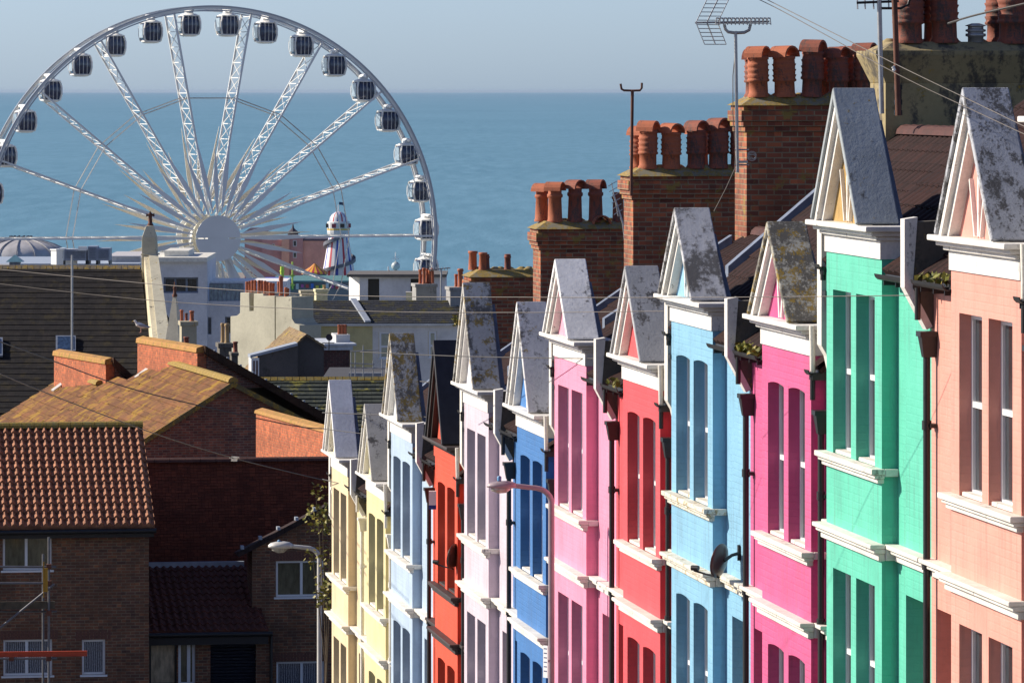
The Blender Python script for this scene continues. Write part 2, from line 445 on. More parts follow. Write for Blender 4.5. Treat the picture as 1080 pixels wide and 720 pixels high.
# ------------------------------------------------------------------ chimney pots (shared)
def pot_mesh(kind):
    mb = MB()
    if kind == 'louvre':
        pr = [(.175,0),(.178,.03),(.155,.06),(.150,.22),(.180,.235),(.180,.26),(.166,.27),(.166,.29),(.184,.325),(.166,.33),(.166,.37),(.184,.405),(.166,.41),(.166,.45),(.184,.485),(.166,.49),(.160,.55),(.172,.56),(.172,.59),(.14,.60)]
    elif kind == 'plain':
        pr = [(.15,0),(.155,.03),(.14,.05),(.125,.45),(.15,.47),(.15,.52),(.13,.53),(.13,.60)]
    else:
        pr = [(.13,0),(.12,.05),(.105,.42),(.13,.44),(.13,.50),(.11,.50)]
    mb.lathe(pr, n=14)
    return mb
def add_hood(mb, z, r=.175, ln=.33):
    "half-barrel hood tile sitting on the pot, open ends along x"
    n = 8; vs = []
    for x in (-ln/2, ln/2):
        for rr in (r, r-.03):
            for k in range(n+1):
                t = math.pi*k/n; vs.append((x, rr*math.cos(t), z+rr*math.sin(t)*.95))
    W = n+1; fs = []
    for k in range(n):
        fs += [(k,k+1,2*W+k+1,2*W+k),(W+k,3*W+k,3*W+k+1,W+k+1),(k,W+k,W+k+1,k+1),(2*W+k,2*W+k+1,3*W+k+1,3*W+k)]
    fs += [(0,2*W,3*W,W),(n,W+n,3*W+n,2*W+n)]
    mb.add(vs, fs, False)
def pot(parent, x, y, z, kind='louvre', hood=True, sc=1.0, rot=0.0, mat='terra', name='chimney_pot'):
    key = ('pot', kind, hood, mat)
    if key not in _cache:
        mb = pot_mesh(kind)
        if hood: add_hood(mb, .585 if kind != 'short' else .49)
        o = mb.build(name, M[mat], None); _cache[key] = o.data; bpy.data.objects.remove(o)
    o = bpy.data.objects.new(name, _cache[key]); COL.objects.link(o); o.parent = parent
    o.location = (x,y,z); o.scale = (sc,sc,sc); rr_ = random.Random(int(abs(x*97+y*131+z*17)*10)); o.scale = (sc*rr_.uniform(.87,.96),sc*rr_.uniform(.87,.96),sc*rr_.uniform(.94,1.05)); o.rotation_euler = (R(rr_.uniform(-1.6,1.6)),R(rr_.uniform(-1.6,1.6)),rot+rr_.uniform(.45,1.0)); return o

# ------------------------------------------------------------------ the terrace
THT = math.atan2(-1, .1471)      # local x runs down the picture towards the camera, local y into the houses
K0 = 60000.0
def facX(Z): return 11.17-.1471*Z
GAB = {}
def terrace_house(spec):
    (kind, Zfar, Znear, G, apex, col, label, opt) = spec
    L = (Zfar-Znear)*1.0108
    zb = CAMZ+G-7.45                      # base
    root = empty('terraced_house', (facX(Zfar), Zfar, zb), THT, label, 'house', 'painted terraced houses along the street')
    g = CAMZ+G-zb                         # local height of the cornice top
    far = (kind == 'A')                   # bay at the far end
    def mx(a): return a if far else L-a
    def bx(mb, a0, a1, y0, y1, z0, z1): mb.box(mx(a0), mx(a1), y0, y1, z0, z1)
    RY = .16; recess = 1.50; marg = .40; b0, b1 = marg, L-recess; bw = b1-b0
    wallm = painted('paint_'+opt['n'], col, .62, opt.get('relief', .3), opt.get('dirt', .8), opt.get('joints', .30))
    trim = opt.get('trimmat', M['trim']); trimd = opt.get('sillmat', M['trim_d'])
    side = opt.get('frieze', trim)
    # openings
    ow = (bw-.325*2-.25)/2
    ops = [(b0+.325, b0+.325+ow), (b1-.325-ow, b1-.325)]
    zh, zs_, zsc, zlh, zls = g-.72, g-2.42, g-3.17, g-3.62, g-5.35
    rise = .03 if opt.get('arch', True) else .0
    mb = MB(); holes = []
    for a, b in ops:
        x0, x1 = sorted((mx(a), mx(b)))
        holes += [(x0, x1, zs_, zh), (x0, x1, zls, zlh)]
    xb = sorted((mx(b0), mx(b1)))
    wall(mb, xb[0], xb[1], 0, g-.33, 0, .32, holes)
    if rise:
        for (x0,x1,z0,z1) in holes:
            n = 6; arc = [(x0+(x1-x0)*k/n, 0.0, z1-rise+rise*math.sin(math.pi*k/n)**.8) for k in range(n+1)]
            for half in (0, 1):
                pts = arc[:n//2+1]+[(x0, 0, z1)] if half == 0 else arc[n//2:]+[(x1, 0, z1)]
                mb.prism([(p[0], .0015, p[2]) for p in pts], (0,.2,0))
    # recessed part with the front door
    xr = sorted((mx(b1), mx(L))); xm = sorted((mx(0), mx(b0)))
    da, db = b1+.38, L-.22
    d0, d1 = sorted((mx(da), mx(db)))
    wall(mb, xr[0], xr[1], 0, g-.5, RY, RY+.30, [(d0, d1, 0, zlh-.02)])
    wall(mb, xm[0], xm[1], 0, g-.5, RY, RY+.30)
    wl = mb.build('wall', wallm, root)
    # porch lining and door
    p = MB(); p.box(d0, d1, 1.1, 1.14, .02, zlh-.1); dd = p.build('door', M['door'], root)
    h = MB(); h.box(d0+.1, d0+.14, 1.06, 1.1, 1.0, 1.12); h.build('handle', M['galv'], dd)
    p = MB(); e = .012
    p.box(d0-.10, d0-e*0, RY+.301, 1.1, 0, zlh-.02); p.box(d1, d1+.10, RY+.301, 1.1, 0, zlh-.02); p.box(d0-.1, d1+.1, RY+.301, 1.1, zlh-.02, zlh+.08)
    p.build('porch', opt.get('porch', M['trim_d']), root)
    # rear wall and floors so the house is solid
    p = MB(); p.box(0, L, 7.6, 7.9, 0, g-.5); p.box(0, .001+L*0+.0, .5, 7.6, 0, 0) if False else None
    p.build('rear_wall', M['stackbrick'], root)
    # windows: vertical sashes
    for (x0,x1,z0,z1) in holes:
        wnd = window(root, x0, x1, z0, z1, opt.get('rev', .134), 'pane', (), .055, .5, opt.get('sash','upvc'), 'sash_window', False, True)
    # sills and string course
    for zz, hh in ((zs_, .145), (zls, .145)):
        s = MB(); bx(s, b0-.07, b1+.07, -.12, .02, zz-.055, zz); bx(s, b0-.05, b1+.05, -.085, .02, zz-.095, zz-.056); bx(s, b0-.02, b1+.02, -.05, .02, zz-hh, zz-.096)
        bx(s, b1+.02, b1+.07, .0201, RY-.002, zz-.075, zz); bx(s, b0-.07, b0-.02, .0201, RY-.002, zz-.075, zz)
        for a, b in ops: bx(s, a+.03, b-.03, .0202, opt.get('rev', .134)-.002, zz-.03, zz+.035)
        s.build('sill', trimd, root, bev=.008)
    s = MB()
    for (a0, a1, yy) in ((b0-.09, b1+.09, 0), (0.02, b0-.0901, RY), (b1+.0901, L-.02, RY)):
        bx(s, a0, a1, yy-.14, yy+.02, zsc-.045, zsc); bx(s, a0+.0, a1-.0, yy-.10, yy+.02, zsc-.09, zsc-.046); bx(s, a0+.02, a1-.02, yy-.05, yy+.02, zsc-.165, zsc-.091)
    bx(s, b0-.09, b0-.02, .0201, RY+.02, zsc-.16, zsc); bx(s, b1+.02, b1+.09, .0201, RY+.02, zsc-.16, zsc)
    s.build('string_course', opt.get('stringmat', trimd), root, bev=.01)
    # frieze and cornice
    s = MB(); bx(s, b0-.015, b1+.015, -.02, .42, g-.33, g-.145)
    fz = s.build('frieze', side, root)
    s = MB(); bx(s, b0-.05, b1+.05, -.07, .44, g-.145, g-.10); bx(s, b0-.10, b1+.10, -.13, .46, g-.0999, g-.055); bx(s, b0-.16, b1+.16, -.20, .48, g-.0549, g)
    s.build('cornice', opt.get('cornice', trim), root, bev=.012)
    # pediment
    ac = (b0+b1)/2; hw = opt.get('hw', 1.06); hz = apex-G-.10; xc = mx(ac); yf, yb = -.19, opt.get('gb', .22)
    sl = math.hypot(hw, hz)
    ped = MB()
    ped.prism([(xc-hw+.1, -.04, g+.001), (xc+hw-.1, -.04, g+.001), (xc, -.04, g+hz-.12)], (0, yb-.06+.04, 0))
    gb = ped.build('gable_panel', opt['panel'], root)
    if opt.get('timbers', 0):
        t = MB(); pm = g+.02
        for k in range(opt['timbers']):
            dx = (k-(opt['timbers']-1)/2)*.30*(1 if far else 1)
            ztop = g+hz-.12-abs(dx)*1.0*hz/hw*1.0-.25
            t.bar((xc+dx*.35, -.055, pm), (xc+dx, -.055, ztop), .05, .03)
        t.build('timber', trim, gb)
    bm_ = MB()
    steps = [(0.0, .075, yf, -.0), (.075, .15, yf+.05, -.0)]
    nx, nz = hz/sl, hw/sl
    for sgn in (-1, 1):
        for (i0, i1, y0, _) in steps:
            # band between parallel rakes i0..i1 (perpendicular distance)
            def pt(i, top):
                k = i/nx
                if top: return (xc, hz - i/nz)
                return (xc+sgn*(hw-k), 0)
            (xa, za), (xb_, zb_) = pt(i0, 1), pt(i0, 0); (xc_, zc_), (xd, zd) = pt(i1, 0), pt(i1, 1)
            bm_.prism([(xa, y0, g+za), (xb_, y0, g+zb_+.001), (xc_, y0, g+zc_+.001), (xd, y0, g+zd)], (0, -.035-y0-.0, 0))
    bm_.build('bargeboard', opt.get('barge', trim), root)
    # gable coping slabs: the broad weathered faces seen from up the street
    cp = MB(); th = .075
    for sgn in (-1, 1):
        n_ = (sgn*nx*th, nz*th)
        base = [(xc, yf-.03, g+hz+.0), (xc+sgn*(hw+.03), yf-.03, g-.0+.004), (xc+sgn*(hw+.03)+n_[0]*1.0, yf-.03, g+n_[1]*.5+.004), (xc+n_[0]*.2*0, yf-.03, g+hz+th/nz)]
        cp.prism(base, (0, yb-yf+.03, 0))
    cpo = cp.build('gable_coping', opt['coping'], root, bev=.012)
    # little roof that joins the gable to the main slope
    ey = yb+.006
    rz = opt['ridge']-G                      # ridge height above cornice
    r_in = 2.9
    ze, zr = g-.46, g+rz
    slope = (zr-ze)/(r_in-.02)
    def ymeet(z): return .02+(z-ze)/slope
    sh = hz-.22; hw2 = hw-.10
    q = MB()
    zt = g+sh
    for sgn in (-1, 1):
        yt = ey+.07; yl = ey+.10
        q.hexa([(xc, ey, zt-.05), (xc+sgn*hw2, ey, g-.10), (xc+sgn*hw2, yl, g-.10), (xc, yt, zt-.05)],
               [(xc, ey, zt), (xc+sgn*hw2, ey, g-.05), (xc+sgn*hw2, yl, g-.05), (xc, yt, zt)])
    q.build('gable_roof', M['lead'], root)
    # main roof
    rf = MB()
    xa, xb2 = .12, L-.12
    bl, bh = sorted((mx(b0-.02), mx(b1+.02))); zm = ze+slope*.5
    tileroof(rf, (xa, .52, zm), (xb2, .52, zm), (xb2, r_in, zr), (xa, r_in, zr), 9, 17, 'roll', .035, .02, 5)
    for (q0, q1) in ((xa, bl), (bh, xb2)):
        if q1-q0 > .15: tileroof(rf, (q0, .02, ze), (q1, .02, ze), (q1, .52, zm), (q0, .52, zm), 2, max(1, int((q1-q0)/.26)), 'roll', .035, .02, 5)
    tileroof(rf, (xa, 7.9, ze-.4), (xb2, 7.9, ze-.4), (xb2, r_in+.05, zr), (xa, r_in+.05, zr), 10, 17, 'roll', .035, .02, 4)
    rr = rf.build('roof', M['roofred'], root)
    t = MB()
    nseg = 11
    for k in range(nseg):
        a0 = xa+(xb2-xa)*k/nseg; a1 = xa+(xb2-xa)*(k+1)/nseg
        vs = []
        for x in (a0+.004, a1-.004):
            rr_ = .12 if x == a0+.004 else .11
            for i in range(7):
                an = math.pi*i/6; vs.append((x, r_in+.02+rr_*math.cos(an)*1.1, zr-.01+rr_*math.sin(an)))
        t.add(vs, [(i,i+1,i+8,i+7) for i in range(6)]+[tuple(range(7)), tuple(range(13,6,-1))])
    t.build('ridge_tiles', M['ridge'], rr)
    # parapet walls: corbelled firewall at each boundary
    def firewall(x0, x1, ztop, zbot, mat, back, yfr, edge=None):
        f = MB()
        prof = [(RY+.0, zbot), (RY-.06, zbot+.10), (RY*.4+yfr*.6, zbot+.30), (yfr, zbot+.42), (yfr, ztop), (yfr+.42, ztop+.02)]
        prof += [(back, ztop-.02), (back, zbot+.2), (RY+.02, zbot)]
        f.prism([(x0, y, z) for (y, z) in prof], (x1-x0, 0, 0)); o = f.build('parapet', mat, root, bev=.006)
        if edge:
            e = MB(); e.prism([(x0-.004, yfr-.03, zbot+.40), (x0-.004, yfr-.03, ztop+.03), (x0-.004, yfr+.10, ztop+.05), (x0-.004, yfr+.05, zbot+.40)], (x1-x0+.008, 0, 0))
            e.prism([(x0-.004, RY-.07, zbot-.01), (x0-.004, yfr-.03, zbot+.3995), (x0-.004, yfr+.05, zbot+.3995), (x0-.004, RY-.01, zbot+.02)], (x1-x0+.008, 0, 0))
            e.build('render_edge', edge, o)
        return o
    if far:
        firewall(-.02, .20, g+.0, g-1.75, M['trim_d'], .75, -.015)
        if Zfar > 55:      # stepped party wall: leaded slope up to the stack
            f = MB(); up = .16
            f.prism([(-.06, .76, ze+slope*.74+up-.5), (-.06, .76, ze+slope*.74+up), (-.06, 2.6, ze+slope*2.58+up), (-.06, 2.6, ze+slope*2.58-.5)], (.2, 0, 0))
            f.build('party_wall', M['lead'], root)
        firewall(L-.08, L+.09, g+.08, g-.95, M['soot'], .85, -.10, M['trim'])
    # gutters, hopper, downpipe
    for (a0, a1) in ((.16, b0-.02), (b1+.02, L-.15)):
        gu = MB()
        xs = sorted((mx(a0), mx(a1))); n = 6
        vs = []
        for x in xs:
            for i in range(n+1):
                t_ = math.pi+math.pi*i/n; vs.append((x, -.02+.065*math.cos(t_), g-.47+.065*math.sin(t_)))
            for i in range(n, -1, -1):
                t_ = math.pi+math.pi*i/n; vs.append((x, -.02+.053*math.cos(t_), g-.47+.053*math.sin(t_)))
        W = 2*(n+1)
        gu.add(vs, [(i,(i+1)%W,(i+1)%W+W,i+W) for i in range(W)]+[tuple(range(W)), tuple(range(2*W-1,W-1,-1))])
        for k in (0.15,.55,.9):
            xx = xs[0]+(xs[1]-xs[0])*k; gu.box(xx-.01, xx+.01, -.03, RY, g-.58, g-.50)
        go = gu.build('gutter', M['black'], root)
    if opt.get('plants', 0):
        le = MB(); rnd = random.Random(int(Zfar*10))
        xs = sorted((mx(b1+.05), mx(L-.15)))
        for k in range(opt['plants']):
            x = rnd.uniform(*xs); c = Vector((x, rnd.uniform(-.07,.1), g-.46+rnd.uniform(0,.07)))
            u = Vector((rnd.uniform(-1,1),rnd.uniform(-1,1),rnd.uniform(-.5,1))).normalized()*.035; v = Vector((rnd.uniform(-1,1),rnd.uniform(-1,1),rnd.uniform(-1,1))).normalized()*.025
            le.quad(c-u-v, c+u-v, c+u+v, c-u+v)
        le.build('moss', LEAF, go)
    pipem = opt.get('pipe', M['black'])
    def downpipe(x, ztop, y=RY-.09, swan=True):
        d = MB()
        d.tube([(x, -.02, g-.55), (x, -.02, ztop+.16)], .03)
        hp = [(x-.085, y-.07), (x+.085, y-.07), (x+.085, RY-.005), (x-.085, RY-.005)]
        d.hexa([(x-.045, y-.04, ztop-.2), (x+.045, y-.04, ztop-.2), (x+.045, RY-.005, ztop-.2), (x-.045, RY-.005, ztop-.2)], [(a, b_, ztop) for a, b_ in hp])
        d.box(x-.10, x+.10, y-.085, RY-.004, ztop, ztop+.05)
        d.tube([(x, y, ztop-.1), (x, y, 0)], .036)
        zz = ztop-.9
        while zz > .3:
            d.tube([(x, y, zz), (x, y, zz+.09)], .048); d.box(x-.08, x+.08, y+.02, RY-.003, zz+.02, zz+.06); zz -= 1.35
        d.build('downpipe', pipem, root)
    if kind == 'A': downpipe(L+.16+.02, g-1.02); downpipe(.31, g-.80)
    else:
        downpipe(L-.22, g-.95-opt.get('hop', 0))
        d = MB(); d.tube([(L-.22,-.02,g-.5),(L-.18,-.03,g-.35),(L-.17,-.04,g+.0)], .03); d.build('waste_pipe', opt.get('pipe2', M['trim_d']), root)
    # chimney on the bay-side boundary
    ch = opt.get('chimney')
    if ch: chimney_stack(root, mx(0), ch, zb)
    return root

def chimney_stack(root, xb, ch, zb):
    ztop = CAMZ+ch['top']-zb; y0 = ch.get('y0', 2.62); y1 = y0+ch['w']; t = .44
    mat = M[ch['mat']]
    s = MB(); zb0 = ztop-3.6
    s.box(xb-t, xb+t, y0, y1, zb0, ztop-.42)
    if ch['mat'] == 'stackrender':
        s.hexa([(xb-t,y0,ztop-.42),(xb+t,y0,ztop-.42),(xb+t,y1,ztop-.42),(xb-t,y1,ztop-.42)], [(xb-t-.13,y0-.15,ztop-.08),(xb+t+.13,y0-.15,ztop-.08),(xb+t+.13,y1+.15,ztop-.08),(xb-t-.13,y1+.15,ztop-.08)])
        s.box(xb-t-.13, xb+t+.13, y0-.15, y1+.15, ztop-.08, ztop-.02)
    else:
        for k, (e, za, zc) in enumerate(((.03,-.42,-.345),(.06,-.345,-.27),(.09,-.27,-.12),(.05,-.12,-.045))):
            s.box(xb-t-e, xb+t+e, y0-e, y1+e, ztop+za+.0005, ztop+zc)
    st = s.build('chimney', mat, root, bev=.006)
    f = MB(); e = .10
    b4 = [(xb-t-e,y0-e,ztop-.045),(xb+t+e,y0-e,ztop-.045),(xb+t+e,y1+e,ztop-.045),(xb-t-e,y1+e,ztop-.045)]
    t4 = [(xb-t+.16,y0+.14,ztop+.09),(xb+t-.16,y0+.14,ztop+.09),(xb+t-.16,y1-.14,ztop+.09),(xb-t+.16,y1-.14,ztop+.09)]
    f.hexa(b4, t4)
    rnd = random.Random(5)
    for k in range(14):
        yy = y0+.2+rnd.random()*(y1-y0-.4); f.lathe([(.12,0),(.10,.04),(.04,.075)], (xb+rnd.choice((-.2,.2))+rnd.uniform(-.06,.06), yy, ztop+.06), 7)
    f.build('flaunching', M[ch.get('cap','flaunch')], st)
    for (yy, row, kind, hood, sc, mat_, rot) in ch['pots']:
        pot(st, xb+row*.21, y0+yy, ztop+.07, kind, hood, sc, rot, mat_)
    for (kindx, yy) in ch.get('extra', ()):
        v = MB()
        if kindx == 'vent':
            v.lathe([(.10,0),(.10,.12),(.13,.13),(.13,.16),(.10,.165),(.10,.18),(.13,.19),(.13,.21),(.10,.22),(.10,.25),(.14,.26),(.05,.29)], (xb+.2, y0+yy, ztop+.03), 12)
            v.build('vent_cowl', M['galv'], st)
        else:
            add_hood(v, 0, .17, .4); o = v.build('ridge_cap_pot', M['terra'], st); o.location = (xb+.25, y0+yy, ztop+.04)

def leafmat():
    m, nt, b = newmat('leaves'); o = objn(nt)
    nt.links.new(ramp(nt, noise(nt, o, 9, 3), [(.3,(.08,.10,.012)),(.5,(.20,.19,.02)),(.7,(.36,.24,.03))]), b.inputs['Base Color'])
    b.inputs['Roughness'].default_value = .6; return m
LEAF = leafmat()

def C(r,g,b,k=.80): return srgb(r,g,b,k)
def panel(name, col): return render_mat('gable_'+name, col, .0, .0, 9, .85)
def cop(name, v, moss, black, scale=4.0): return render_mat('coping_'+name, v, moss, black, scale, .9)
darktrim = plain('dark_brown_trim', (.035,.025,.022), .6, 0, .3)
pl = lambda r,k,h=True,m='terra': None
LV = 'louvre'
chD = dict(top=.52, w=3.2, y0=2.68, mat='stackrender', cap='stackrender', pots=[(.42,-1,LV,True,1.1,'terra_d',0),(.80,-1,LV,True,1.1,'terra_d',.2),(1.60,-1,LV,True,1.1,'terra_d',0),(1.95,-1,LV,True,1.1,'terra_d',0),(2.5,-1,LV,True,1.1,'terra_d',0),(.35,1,LV,True,1.1,'terra_d',0),(.80,1,LV,True,1.12,'terra_d',0),(1.66,1,LV,True,1.12,'terra_d',0),(2.0,1,LV,True,1.1,'terra_d',.3)], extra=[('vent',1.2)])
chC = dict(top=-.16, w=2.1, y0=2.75, mat='stackbrick', pots=[(.22,1,LV,True,1.0,'terra',.1),(.60,1,LV,True,1.02,'terra',-.1),(.99,1,LV,True,1.05,'terra_d',.2),(1.38,1,LV,True,1.0,'terra_d',0),(1.77,1,LV,True,1.03,'terra_d',.1),(.25,-1,LV,True,.95,'terra_d',0),(1.2,-1,LV,True,.95,'terra_d',0),(1.6,-1,LV,True,.95,'terra_d',0)])
chB = dict(top=-1.32, w=2.0, y0=2.72, mat='stackbrick', pots=[(.28,1,LV,True,1.0,'terra',.1),(.66,1,LV,True,1.03,'terra',-.1),(1.07,1,LV,True,1.0,'terra_d',.1),(1.43,1,LV,True,1.04,'terra_d',0),(1.78,1,LV,True,1.0,'terra_d',0),(.2,-1,LV,True,.9,'terra',0),(1.2,-1,LV,True,1.0,'terra',0)])
chA = dict(top=-2.42, w=1.9, y0=2.68, mat='stackbrick', pots=[(.30,1,'plain',True,.98,'terra',.1),(.66,1,'plain',True,1.02,'terra_d',-.1),(1.04,1,'plain',True,1.02,'terra_d',0),(1.45,1,'plain',False,.85,'terra_d',0),(.12,-1,'plain',True,.98,'terra',0)], extra=[('hood',1.12)])
chE = dict(top=-3.62, w=1.9, y0=2.80, mat='stackbrick', pots=[(.22,1,'short',False,.75,'terra',0),(.30,.9,'plain',False,.52,'terra_d',0),(.72,1,'plain',False,.52,'terra_d',0),(.08,-1,'short',False,.8,'terra',0)])

def S(kind, Zf, Zn, G, apex, col, label, **o): return (kind, Zf, Zn, G, apex, col, label, o)
cem = (.42,.42,.415)
houses = [
 S('A',44.8,40.2,-.22,1.15,C(225,222,230),'white painted terraced house cut off by the right edge of the view',n='pale',panel=panel('white',(.7,.7,.7)),coping=cop('a',cem,.1,.2),ridge=1.6,fwm=M['trim']),
 S('B',49.35,44.8,-1.35,.02,C(240,166,148),'peach pink terraced house with timbered pink gable, nearest whole house on the right',n='peach',rev=.115,relief=.35,joints=.17,arch=False,panel=panel('peach',C(238,165,150)),timbers=3,coping=cop('b',(0.44,0.46,0.50),.0,.6,7),ridge=.4,plants=60,porch=painted('paint_peach',C(240,166,148),.62,.6,.35)),
 S('A',53.87,49.35,-1.35,.02,C(98,208,178),'mint green terraced house with ochre pebbledash gable panel',n='mint',relief=.35,joints=.15,arch=False,panel=panel('ochre',(.42,.27,.09)),timbers=3,coping=cop('c',(0.34,0.38,0.40),.15,.15,3),ridge=.4,chimney=None,sash='upvc'),
 S('B',58.4,53.87,-2.49,-1.42,C(224,92,146),'magenta terraced house with black moss streaked gable roof',n='magenta',rev=.125,relief=.5,panel=panel('magenta',C(215,85,140)),timbers=2,coping=cop('d',(0.44,0.43,0.37),.5,.85,6),ridge=-.52,plants=140),
 S('A',63.0,58.4,-2.49,-1.40,C(138,194,224),'sky blue terraced house with brown dish on its downpipe side and mossy sill',n='skyblue',relief=.5,panel=panel('skyblue',C(150,200,230)),timbers=2,coping=cop('e',(0.51,0.52,0.54),.15,.72,2.2),ridge=-.52,chimney=chD,sillmat=render_mat('mossy_white_sill',(.66,.63,.54),.42,.2,6)),
 S('B',67.6,63.0,-3.40,-2.22,C(238,82,90),'bright red terraced house with grey gable roof, between the pink and sky blue ones',n='red',panel=panel('red',C(235,90,95)),coping=cop('f',(0.40,0.41,0.43),.05,.35,5),ridge=-2.02,plants=30),
 S('A',72.25,67.6,-3.40,-2.32,C(250,154,186),'candy pink terraced house with pale smooth gable, left of the bright red one',n='candy',panel=panel('candy',C(245,170,190)),coping=cop('g',(0.81,0.81,0.81),.0,.2,2.5),ridge=-2.02,chimney=chC,arch=False),
 S('B',76.9,72.25,-4.62,-3.08,C(62,124,190),'royal blue terraced house behind the nearer street lamp',n='blue',relief=.5,joints=.4,panel=panel('blue',C(70,130,195)),coping=cop('h',(0.63,0.63,0.63),.25,.35,3),ridge=-3.12,timbers=1),
 S('A',81.5,76.9,-4.62,-3.02,C(222,206,218),'pale lavender terraced house with lichen stained gable',n='lavender',panel=panel('lavender',(.72,.70,.72)),coping=cop('i',(0.49,0.48,0.45),.45,.5,4),ridge=-3.12,chimney=chB,arch=False),
 S('B',86.1,81.5,-5.72,-4.10,C(242,84,48),'orange red terraced house with black gable and dark sills',n='orange',panel=panel('orange',C(235,90,60)),coping=plain('black_slate_gable',(.018,.019,.026),.6,0,.3),ridge=-4.2,
   barge=darktrim,cornice=darktrim,frieze=painted('paint_orange',C(242,84,48),.62,.6,.35),sillmat=darktrim,stringmat=darktrim,hw=1.0),
 S('A',90.95,86.1,-5.72,-4.25,C(186,208,230),'pale ice blue terraced house with mossy grey gable',n='ice',panel=panel('ice',(.72,.76,.78)),coping=cop('k',(0.49,0.48,0.44),.55,.65,5),ridge=-4.2,chimney=chA),
 S('B',95.7,90.95,-7.03,-5.70,C(238,226,170),'lemon yellow terraced house with small grey gable',n='lemon',panel=panel('lemon',C(235,225,170)),coping=cop('l',(0.49,0.48,0.44),.2,.3,5),ridge=-5.1,pipe=M['trim_d']),
 S('A',100.4,95.7,-7.03,-5.60,C(242,220,178),'cream terraced house at the far end of the painted row',n='cream',panel=panel('cream',C(240,230,190)),coping=cop('m',(0.82,0.82,0.82),.0,.0,3),ridge=-5.1,pipe=M['trim_d'],chimney=chE,arch=False),
]
for h_ in houses: terrace_house(h_)
